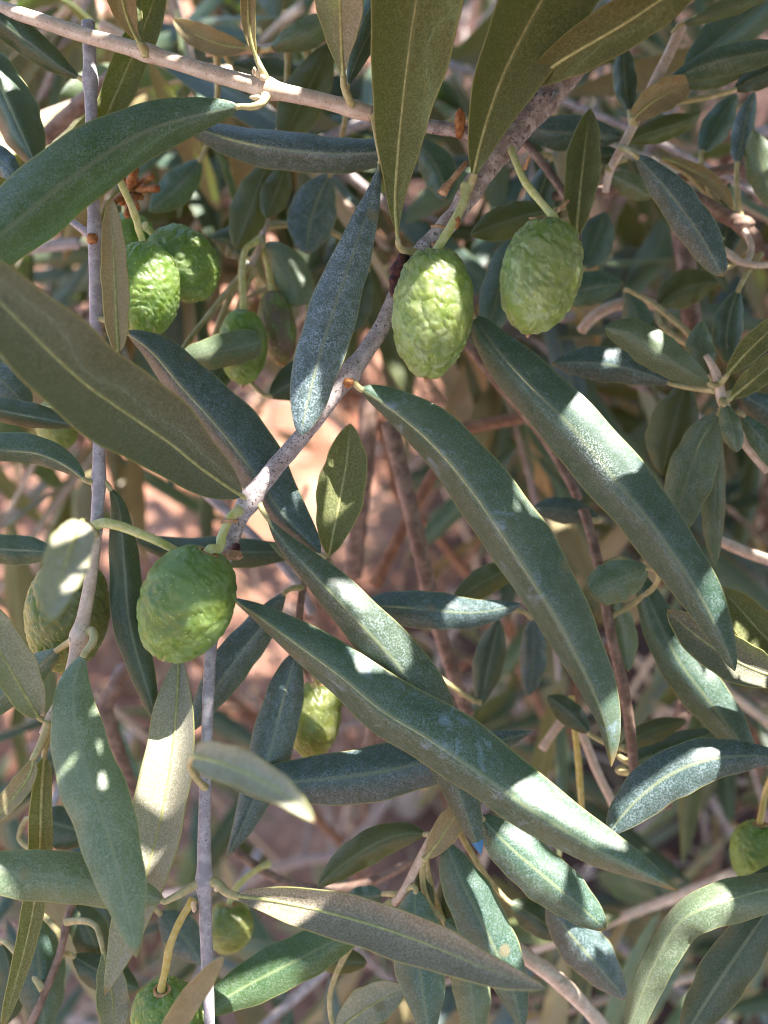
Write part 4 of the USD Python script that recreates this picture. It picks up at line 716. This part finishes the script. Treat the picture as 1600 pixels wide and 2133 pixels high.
leaf(B9, [(330, 1900, 34), (390, 1960, 34), (420, 2010, 34)], 38, 38, 1, 'leaf_bluish', pet=[(222, 1782, 27)], **B)
leaf(B9, [(150, 1990, 26), (220, 2030, 26), (290, 2060, 27)], 36, 36, 1, 'leaf_dark', pet=[(125, 1990, 21)], **B)
leaf(B9, [(0, 1960, 26), (20, 2040, 26), (-10, 2150, 26)], 40, 40, 1, 'leaf_dark', pet=[(90, 2060, 19)], **B)
B10 = twig('low shoot with olive-green leaves beside the right centre', [(1450, 700, 36), (1435, 760, 34), (1432, 790, 33)], [8, 8, 8], 'bark_brown', (1435, 760, 34))
leaf(B10, [(1430, 795, 32), (1405, 880, 32), (1380, 990, 33)], 54, 52, 1, 'leaf_olive', label='broad olive-green blurred leaf behind the star of leaves', **B)
leaf(B10, [(1300, 600, 46), (1330, 680, 46), (1320, 800, 46)], 34, 34, 1, 'leaf_green', pet=[(1440, 700, 36), (1370, 640, 42)], **B)
leaf(B10, [(1370, 640, 50), (1430, 600, 50), (1500, 590, 50)], 38, 38, 1, 'leaf_olive', pet=[(1440, 720, 36)], **B)

# bare shoots, one thing each
def shoot(label, pts, radii, mat, lit=None):
    s = thing('bare_shoot', label, 'shoot', at=P(*pts[0]))
    stem(s, pts, radii, mat, name='stem', n=16 * len(pts), seg=9, rough=.14)
    for (x, y, z) in (lit or []):
        part(s, 'knot', blob(P(x, y, z), .0016, (1, 1, .8), seed=int(x)), mat)
shoot('upright brown shoot behind the long curved leaf, middle of the picture', [(810, 880, 60), (840, 1000, 60), (872, 1130, 60), (900, 1260, 60), (930, 1360, 60), (975, 1490, 62)], [18, 18, 18, 16, 15, 14], 'bark_brown')
shoot('thin brown shoot slanting down right behind the powdered leaf', [(960, 700, 54), (1040, 800, 54), (1110, 880, 54), (1165, 960, 54), (1205, 1040, 54)], [11, 11, 11, 11, 10], 'bark_brown')
shoot('reddish dry stick leaning right behind the central shoot', [(780, 1220, 80), (830, 1120, 80), (880, 1030, 80), (930, 930, 80)], [14, 13, 12, 11], 'bark_red')
shoot('reddish dry stick lying level right of the centre', [(880, 920, 90), (980, 890, 90), (1090, 870, 90)], [14, 14, 13], 'bark_red')
shoot('brown shoot standing at upper right below the bluish leaf', [(1405, 400, 58), (1425, 520, 58), (1438, 640, 58), (1448, 760, 60)], [22, 21, 20, 19], 'bark_brown')
shoot('thin pink-brown shoot slanting up to the right edge', [(1150, 410, 46), (1300, 390, 46), (1450, 365, 46), (1650, 325, 46)], [9, 10, 10, 10], 'bark_brown')
shoot('curved tan shoot below the right olive', [(1210, 690, 62), (1260, 645, 60), (1320, 630, 60), (1385, 645, 60)], [11, 12, 12, 10], 'bark_pale')
shoot('sunlit pinkish stick near the bottom centre', [(1070, 1975, 34), (1120, 2010, 34), (1165, 2045, 34), (1230, 2110, 36), (1290, 2180, 36)], [17, 17, 18, 15, 14], 'bark_pale', [(1170, 2048, 33)])
shoot('short sunlit stick at the right edge, middle height', [(1490, 1120, 50), (1530, 1140, 50), (1660, 1185, 50)], [10, 12, 10], 'bark_pale')
shoot('brown shoot crossing behind the lower left olive', [(330, 1340, 70), (240, 1430, 70), (220, 1490, 70), (260, 1600, 72), (300, 1700, 74)], [14, 15, 18, 14, 14], 'bark_brown')
shoot('lilac shoot slanting down right behind the left olive', [(420, 1020, 64), (520, 1110, 62), (600, 1190, 60), (650, 1280, 60)], [10, 10, 10, 9], 'bark_lilac')
shoot('brown stick slanting left behind the lilac twig at the top', [(300, 110, 70), (200, 190, 70), (90, 290, 70)], [16, 17, 17], 'bark_brown')
shoot('pink-brown shoot below the central leaves', [(740, 1640, 70), (770, 1540, 70), (790, 1450, 70), (800, 1360, 72)], [13, 12, 12, 11], 'bark_brown')
shoot('brown shoot standing at the lower right behind the bent leaf', [(1380, 1680, 74), (1400, 1560, 74), (1440, 1440, 76)], [20, 19, 18], 'bark_brown')
shoot('thin yellow stalk at lower right', [(1190, 1450, 46), (1205, 1590, 46), (1212, 1680, 46), (1226, 1790, 48)], [7, 7, 6, 6], 'stalk_yellow')
shoot('level pink-brown shoot low behind the stem', [(480, 1760, 60), (640, 1850, 60), (760, 1840, 60), (860, 1790, 62)], [9, 9, 9, 8], 'bark_brown')
shoot('tall brown shoot behind the centre left', [(770, 830, 110), (755, 1000, 110), (735, 1200, 112)], [20, 20, 20], 'bark_brown')
shoot('brown shoot rising in the right centre behind the long leaf', [(1130, 1560, 60), (1200, 1500, 58), (1250, 1620, 58), (1290, 1700, 60)], [9, 9, 9, 9], 'bark_pale')

# ------------------------------------------------------------------ blurred twigs deeper in the tree: six kinds, placed again and again
def wild_twig(label, seed):
    r = np.random.default_rng(seed)
    t = thing('background_twig', label, 'olive twig', group='blurred olive twigs deep in the tree', at=None)
    Ln = r.uniform(.13, .19); n = 12
    s = np.linspace(0, 1, n)
    path = np.stack([Ln * s, r.uniform(-.02, .02) * s ** 2, -r.uniform(.01, .05) * s ** 2], -1)
    part(t, 'stem', tube(path, np.linspace(.0019, .0008, n), 7, .1, seed), r.choice(['bark_pale', 'bark', 'bark_lilac']))
    for k in range(7):
        b = path[1 + k] if k < 6 else path[-1]
        az0 = r.uniform(0, 3.14)
        for q in (0, 1):
            a = az0 + q * math.pi + r.normal(0, .3)
            d = unit(np.array([.75 + r.normal(0, .15), math.cos(a) * .8, math.sin(a) * .8 - .25]))
            L_ = r.uniform(.044, .070); w = L_ * r.uniform(.070, .105)
            m_ = 14; ss = np.linspace(0, 1, m_)
            mid = b + d * (.003 + L_ * ss)[:, None] + np.array([0, 0, -1]) * (r.uniform(.002, .016) * ss ** 2)[:, None]
            tg = unit(np.gradient(mid, axis=0)); upv = unit(np.array([-.4, 0, 1]) + r.normal(0, .45, 3))
            lf = unit(np.cross(upv, tg)); nr = unit(np.cross(tg, lf))
            v, f, uv = blade(mid, lf, nr, w, w, 1, (.35, .35), (.8, .75), 5, .0004, .0006, seed * 50 + k * 2 + q)
            lp = part(t, 'leaf', (v, f), r.choice(['leaf_green', 'leaf_dark', 'leaf_dark', 'leaf_bluish', 'leaf_pale', 'leaf_olive', 'leaf_tan']), uv=uv)
    return t
WL = 'blurred leafy olive twig among many in the depth of the tree'
rng = np.random.default_rng(21)
protos = [wild_twig(WL, 300 + k) for k in range(6)]
def open_window(px, py):
    for (x, y, a, b) in [(640, 1000, 190, 190), (330, 990, 150, 90), (560, 1300, 130, 110), (880, 820, 120, 150), (1000, 420, 120, 130), (470, 620, 90, 130), (520, 1500, 90, 120)]:
        if ((px - x) / a) ** 2 + ((py - y) / b) ** 2 < 1: return True
    return False
spots = []
def scatter(n, xr, yr, zr):
    c = 0
    for _ in range(40 * n):
        if c >= n: break
        px, py, z = rng.uniform(*xr), rng.uniform(*yr), rng.uniform(*zr)
        a, b, e = rng.uniform(0, 2 * math.pi), rng.normal(.35, .45), rng.uniform(-.8, .8)
        p = P(px, py, z)
        tip = np.array([math.cos(b) * math.cos(a), math.cos(b) * math.sin(a), -math.sin(b)]) * .17
        bad = False
        for k in (0, .33, .66, 1):
            q = p + tip * k; d = (q - EYE) @ FWD
            if d < .26: bad = True; break
            w = d * TV / 1066.5
            bad |= open_window(800 + (q - EYE) @ RIGHT / w, 1066.5 - (q - EYE) @ UP / w)
        if bad: continue
        spots.append((px, py, z, a, b, e)); c += 1
scatter(60, (-100, 1700), (-250, 330), (110, 900))
scatter(22, (-150, 800), (250, 800), (90, 500))
scatter(18, (150, 950), (-150, 420), (75, 170))
scatter(12, (-150, 420), (1000, 2200), (110, 500))
scatter(10, (650, 1100), (500, 900), (150, 600))
scatter(20, (1050, 1750), (250, 1000), (110, 420))
scatter(11, (900, 1750), (1000, 1700), (120, 400))
scatter(20, (350, 1750), (1550, 2300), (110, 400))
for i, (px, py, z, a, b, c) in enumerate(spots):
    if i < len(protos):
        path = protos[i]['path']; prim = stage.GetPrimAtPath(path); x = UsdGeom.Xformable(prim)
    else:
        path = fresh('/World', 'background_twig')
        xf = UsdGeom.Xform.Define(stage, path); prim = xf.GetPrim(); x = xf
        prim.GetReferences().AddInternalReference(protos[i % len(protos)]['path'])
        prim.SetInstanceable(True)
        data(prim, label=WL, category='olive twig', group='blurred olive twigs deep in the tree')
    x.ClearXformOpOrder()
    p = P(px, py, z)
    p = np.array([p[0], p[1], max(p[2], 0.06)])
    ops = x.AddTransformOp()
    M4 = Gf.Matrix4d().SetRotate(Gf.Rotation(Gf.Vec3d(1, 0, 0), math.degrees(c))) * Gf.Matrix4d().SetRotate(Gf.Rotation(Gf.Vec3d(0, 1, 0), math.degrees(b))) * Gf.Matrix4d().SetRotate(Gf.Rotation(Gf.Vec3d(0, 0, 1), math.degrees(a)))
    M4.SetTranslateOnly(Gf.Vec3d(*map(float, p)))
    ops.Set(M4)

# thin shoots standing and leaning in the depth: five kinds, repeated
def wild_shoot(label, seed):
    r = np.random.default_rng(seed)
    t = thing('background_shoot', label, 'shoot', group='thin bare shoots deep in the tree')
    Ln = r.uniform(.22, .42); n = 14; sgm = np.linspace(0, 1, n)
    kink = np.cumsum(r.normal(0, .006, (n, 2)), 0)
    path = np.stack([Ln * sgm, kink[:, 0], kink[:, 1]], -1)
    mat = ['bark_brown', 'bark_pale', 'bark', 'bark_red', 'bark_brown'][seed % 5]
    sp = part(t, 'stem', tube(path, np.linspace(.0024, .0009, n) * r.uniform(.8, 1.3), 7, .15, seed), mat)
    for k in range(5):
        b = path[2 + 2 * k]; d = unit(np.array([.6, r.normal(0, .6), r.normal(0, .6)])) * r.uniform(.02, .07)
        part(t, 'side_shoot', tube(curve([b, b + d * .5 + r.normal(0, .003, 3), b + d], 6), np.linspace(.0011, .0006, 6), 6, .1, seed), mat)
    return t
SL = 'thin bare shoot among many in the depth of the tree'
sprotos = [wild_shoot(SL, 500 + k) for k in range(5)]
for i in range(80):
    for _ in range(200):
        if i < 58: px, py, z = rng.uniform(700, 1750), rng.uniform(150, 2100), rng.uniform(90, 650)
        else: px, py, z = rng.uniform(-100, 900), rng.uniform(-100, 2100), rng.uniform(110, 500)
        p = P(px, py, z); p[2] = max(p[2] - .1, .02)
        ry, rz = float(-rng.normal(62, 24)), float(rng.uniform(0, 360))
        way = np.array([math.cos(math.radians(ry)) * math.cos(math.radians(rz)), math.cos(math.radians(ry)) * math.sin(math.radians(rz)), -math.sin(math.radians(ry))])
        line = p + way * np.linspace(0, .42, 9)[:, None]
        dd = (line - EYE) @ FWD
        inside = [not outside(q, 1.3) for q in line]
        if not any(inside) or dd.min() > .30: break
    if i < 5:
        x = UsdGeom.Xformable(stage.GetPrimAtPath(sprotos[i]['path']))
    else:
        x = UsdGeom.Xform.Define(stage, fresh('/World', 'background_shoot')); x.GetPrim().GetReferences().AddInternalReference(sprotos[i % 5]['path']); x.GetPrim().SetInstanceable(True)
        data(x.GetPrim(), label=SL, category='shoot', group='thin bare shoots deep in the tree')
    x.ClearXformOpOrder()
    M4 = Gf.Matrix4d().SetRotate(Gf.Rotation(Gf.Vec3d(0, 1, 0), ry)) * Gf.Matrix4d().SetRotate(Gf.Rotation(Gf.Vec3d(0, 0, 1), rz))
    M4.SetTranslateOnly(Gf.Vec3d(*map(float, p)))
    x.AddTransformOp().Set(M4)

# ------------------------------------------------------------------ the crown overhead, which dapples the light (it stands outside the frame)
LIT = [  # (x, y, z, radius in pixels) of the sun flecks seen in the photograph
    (440, 225, -8, 26), (310, 620, 9, 48), (350, 590, 9, 25), (905, 590, -8, 36), (935, 625, -8, 34), (880, 640, -8, 22), (1255, 885, 0, 52), (1290, 930, 0, 34), (1220, 840, 0, 34), (1090, 722, 2, 22), (1490, 1232, -2, 24), (1470, 1262, -2, 16),
    (1070, 1015, -1, 24), (1278, 1490, 3, 18), (760, 1240, 1, 42), (800, 1290, 1, 50), (840, 1340, 2, 36), (730, 1215, 1, 20), (1180, 1665, -12, 44), (1130, 1620, -11, 40), (1240, 1712, -15, 26), (640, 850, -5, 34), (650, 800, -5, 18),
    (212, 1482, -12, 20), (190, 1500, -12, 12), (200, 1640, -16, 12), (160, 1660, -16, 9), (232, 1605, -14, 16), (250, 1810, -22, 16), (330, 1590, 4, 44), (320, 1640, 4, 34), (345, 1530, 4, 26), (610, 2025, 5, 30), (570, 2060, 5, 22), (465, 2090, 3, 10), (500, 2085, 4, 8),
    (1480, 1470, 20, 50), (1430, 1390, 21, 36), (1420, 1640, 2, 44), (1340, 1700, 2, 40), (1490, 1860, -6, 40), (1390, 1940, -5, 36), (1370, 2000, -4, 40), (1330, 2100, -1, 50), (1080, 1750, 7, 36), (1120, 1780, 7, 30), (1240, 1900, 6, 22), (1040, 1895, 9, 40), (985, 2070, 18, 36), (970, 1950, 15, 26),
    (60, 40, 3, 24), (130, 58, 3, 22), (210, 84, 3, 22), (280, 104, 2, 22), (350, 122, 2, 22), (430, 148, 2, 22), (510, 172, 2, 22), (600, 194, 2, 22), (680, 212, 3, 20), (540, 215, 0, 14), (430, 1690, 2, 16), (430, 1740, 1, 16), (428, 1650, 2, 12), (200, 420, 6, 14), (198, 560, 5, 14), (188, 1215, 0, 14),
    (415, 745, 24, 30), (40, 1790, -12, 26), (130, 1785, -10, 14), (560, 1590, 13, 22), (800, 1260, 20, 6), (1010, 1265, 19, 20), (1360, 770, 16, 20), (1420, 755, 14, 18), (1290, 740, 24, 24), (330, 850, -16, 18), (800, 1600, 10, 10), (850, 1590, 10, 10), (120, 1230, -38, 24), (640, 1690, -44, 18), (1280, 1195, 16, 12), (1345, 1085, -2, 4),
    (1460, 900, 18, 20), (1530, 130, 20, 20), (1430, 30, 24, 18), (1550, 465, 38, 26), (1140, 2020, 34, 36), (1115, 690, -3, 8), (600, 600, 44, 20)]
E1 = unit(np.cross(SUN, [0, 1, 0])); E2 = np.cross(SUN, E1)
def st(p): return np.stack([p @ E1, p @ E2], -1)
lit_c = np.array([st(P(x, y, z)) for x, y, z, r in LIT]); lit_r = np.array([max(r * .72, 9) * mpp(P(x, y, z)) for x, y, z, r in LIT])
rng = np.random.default_rng(99)
RES = 0.0015
crown_v, crown_f, crown_uv, off = [], [], [], 0
prefab = []
for k in range(10):
    ss = np.linspace(0, 1, 7)
    mid = np.stack([ss - .5, .04 * np.sin(3 * ss + k), -.09 * ss ** 2], -1)
    tg = unit(np.gradient(mid, axis=0)); lf = unit(np.cross([0, 0, 1.0], tg)); nr = unit(np.cross(tg, lf))
    prefab.append(blade(mid, lf, nr, .12, .12, 1, (.3, .3), (.8, .8), 3, .006, .006, k))
def crown_leaf(c, Lr=(.045, .065)):
    v, f, uv = prefab[int(rng.integers(10))]
    x = unit(rng.normal(0, 1, 3) * [1, 1, .5]); z = unit(SUN + rng.normal(0, .40, 3)); y = unit(np.cross(z, x)); z = np.cross(x, y)
    return c + (v * rng.uniform(*Lr)) @ np.stack([x, y, z]), f, uv
def add_crown(v, f, uv):
    global off
    crown_v.append(v); crown_f.append(f + off); crown_uv.append(uv); off += len(v)
DARK = [(165, 1545, -12), (180, 1595, -15), (205, 1705, -18), (600, 1320, 1), (655, 1362, 0), (715, 1405, -1), (760, 1440, -2), (560, 1600, 12), (130, 1820, -10), (60, 1830, -12)]  # spots shaded by small leaves added towards the sun
def darken():
    for x, y, z in DARK:
        p = P(x, y, z); made = 0
        for _ in range(400):
            if made >= 2: break
            c = p + SUN * rng.uniform(.05, .26) + rng.normal(0, .0012, 3)
            if not outside(c, 1.15): continue
            v, f, uv = crown_leaf(c, (.016, .024))
            if outside(v, 1.08).all(): add_crown(v, f, uv); made += 1
def shade(points, srange, target, want=None, tries=9000, Lr=(.045, .065), respect=True, margin=1.12, res=RES):
    """Grows leaves toward the sun from the given points until the wanted share of them is shaded, keeping the flecks open."""
    uvp = st(points); lo = uvp.min(0) - .01
    cells = np.unique(np.floor((uvp - lo) / res).astype(int), axis=0)
    cov = {tuple(c): False for c in cells}
    first = {}
    for k, c in enumerate(np.floor((uvp - lo) / res).astype(int)): first.setdefault(tuple(c), k)
    keys = list(cov)
    if respect:
        cc = lo + (np.array(keys) + .5) * res
        inlit = (np.linalg.norm(cc[:, None] - lit_c[None], axis=2) < lit_r[None]).any(1)
        keys = [k for k, l in zip(keys, inlit) if not l]
    total = len(keys); done = 0; made = 0
    for _ in range(tries):
        if done >= target * total: break
        k = keys[int(rng.integers(total))]
        if cov[k]: continue
        base = points[first[k]]
        c = base + SUN * rng.uniform(*srange) + rng.normal(0, .003, 3)
        if not outside(c, margin + .1): continue
        v, f, uv = crown_leaf(c, Lr)
        if not outside(v, margin).all(): continue
        n7 = v[:21].reshape(7, 3, 3)
        fine = np.concatenate([n7[i] * (1 - a) + n7[i + 1] * a for i in range(6) for a in (0, .33, .66)])
        tri = np.concatenate([fine[0::3] * 1, fine[1::3], fine[2::3], (fine[0::3] + fine[1::3]) / 2, (fine[1::3] + fine[2::3]) / 2])
        q = st(tri)
        if respect and (np.linalg.norm(q[:, None] - lit_c[None], axis=2) < lit_r[None]).any(): continue
        add_crown(v, f, uv); made += 1
        for c2 in np.unique(np.floor((q - lo) / res).astype(int), axis=0):
            c2 = tuple(c2)
            for dx in (0, 1) if res < .003 else (0,):
                c3 = (c2[0] + dx, c2[1])
                if c3 in cov and not cov[c3]: cov[c3] = True; done += 1
    print('crown', made, 'leaves, share shaded', round(done / max(total, 1), 3))
hp = np.array([P(x, y, z) for x in np.arange(-150, 1751, 14) for y in np.arange(-120, 2253, 14) for z in (-20, 0, 14)])
shade(hp[rng.permutation(len(hp))], (.03, .22), .90)
shade(hp[rng.permutation(len(hp))], (.03, .16), .80, Lr=(.016, .030), tries=4000)
shade(hp[rng.permutation(len(hp))], (.05, .25), .70, Lr=(.040, .060), tries=4000)
bp = np.array([P(x, y, z) for x in np.arange(-100, 1701, 40) for y in np.arange(-100, 2233, 40) for z in (30, 60, 120, 220, 350, 500) if not (y < 450 and x < 1150)])
left = np.array([((p - EYE) @ RIGHT) / ((p - EYE) @ FWD) < .04 and ((p - EYE) @ UP) / ((p - EYE) @ FWD) > -.25 for p in bp])
shade(bp[left][rng.permutation(left.sum())], (.15, .7), .20, respect=True, res=.003, tries=6000, Lr=(.05, .075))
shade(bp[~left][rng.permutation((~left).sum())], (.12, .7), .88, respect=True, res=.003, tries=12000, Lr=(.05, .075))
SOIL_LIT = [(630, 960, 160, 150), (320, 990, 130, 80), (560, 1280, 110, 90), (850, 770, 90, 110), (1000, 420, 80, 70), (460, 640, 60, 60), (470, 1450, 50, 50), (720, 400, 80, 60), (60, 1450, 50, 60), (380, 380, 50, 40), (150, 1000, 50, 40)]
gp = []
for x in np.arange(-100, 1701, 12):
    for y in np.arange(0, 2133, 12):
        dr = FWD + RIGHT * ((x - 800) / 1066.5 * TV) + UP * ((1066.5 - y) / 1066.5 * TV)
        t_ = (EYE[2] - .0) / max(-dr[2], 1e-3)
        if any(((x - a_) / c_) ** 2 + ((y - b_) / d_) ** 2 < 1 for a_, b_, c_, d_ in SOIL_LIT): continue
        if t_ < 4 and (x > 900 or (y > 1450 and x > 450) or (x > 640 and y < 700 and rng.random() < .8) or rng.random() < .82): gp.append(EYE + dr * t_)
gp = np.array(gp)
shade(gp[rng.permutation(len(gp))], (0.9, 1.7), .93, respect=True, res=.010, tries=40000, Lr=(.09, .14), margin=1.05)
darken()
lw = []
for a_, b_, c_, d_ in SOIL_LIT:
    for u_ in np.linspace(-1, 1, 7):
        for w_ in np.linspace(-1, 1, 7):
            dr = FWD + RIGHT * ((a_ + u_ * c_ - 800) / 1066.5 * TV) + UP * ((1066.5 - b_ - w_ * d_) / 1066.5 * TV)
            if dr[2] < -.05 and u_ ** 2 + w_ ** 2 <= 1: lw.append(EYE + dr * (EYE[2] / -dr[2]))
lw = st(np.array(lw))
for _ in range(5500):   # added leaf mass behind and to the right, blocks sky above the soil
    c = np.array([rng.uniform(.3, 1.8), rng.uniform(.35, 2.6), rng.uniform(.95, 2.1)])
    if not outside(c, 1.2): continue
    v, f, uv = crown_leaf(c, (.08, .13))
    if not outside(v, 1.08).all(): continue
    q = st(v[1::3])
    if (np.linalg.norm(q[:, None] - lw[None], axis=2) < .05).any() or (np.linalg.norm(q[:, None] - lit_c[None], axis=2) < lit_r[None]).any(): continue
    add_crown(v, f, uv)
# added leaf shell, over the viewer's shoulders and to the sides, blocks sky fill
for _ in range(5000):
    c = np.array([rng.uniform(-1.1, 1.1), rng.uniform(-.95, .06), rng.uniform(.75, 1.95)])
    d = np.linalg.norm(c - EYE)
    if d < .22 or (c[2] < 1.0 and abs(c[0]) < .18 and c[1] > -.25) or not outside(c, 1.35): continue
    v, f, uv = crown_leaf(c, (.05, .075))
    if not outside(v, 1.2).all() or (np.linalg.norm(st(v[1::3])[:, None] - lit_c[None], axis=2) < lit_r[None]).any(): continue
    add_crown(v, f, uv)
m = usdkit.mesh(stage, '/World/crown_overhead', (np.vstack(crown_v), np.vstack(crown_f)), LOOK['leaf_green'], smooth=True, uv=np.vstack(crown_uv))
data(m.GetPrim(), kind='stuff', label='unseen olive crown leaves placed to dapple the light, some added to block sky', category='foliage')
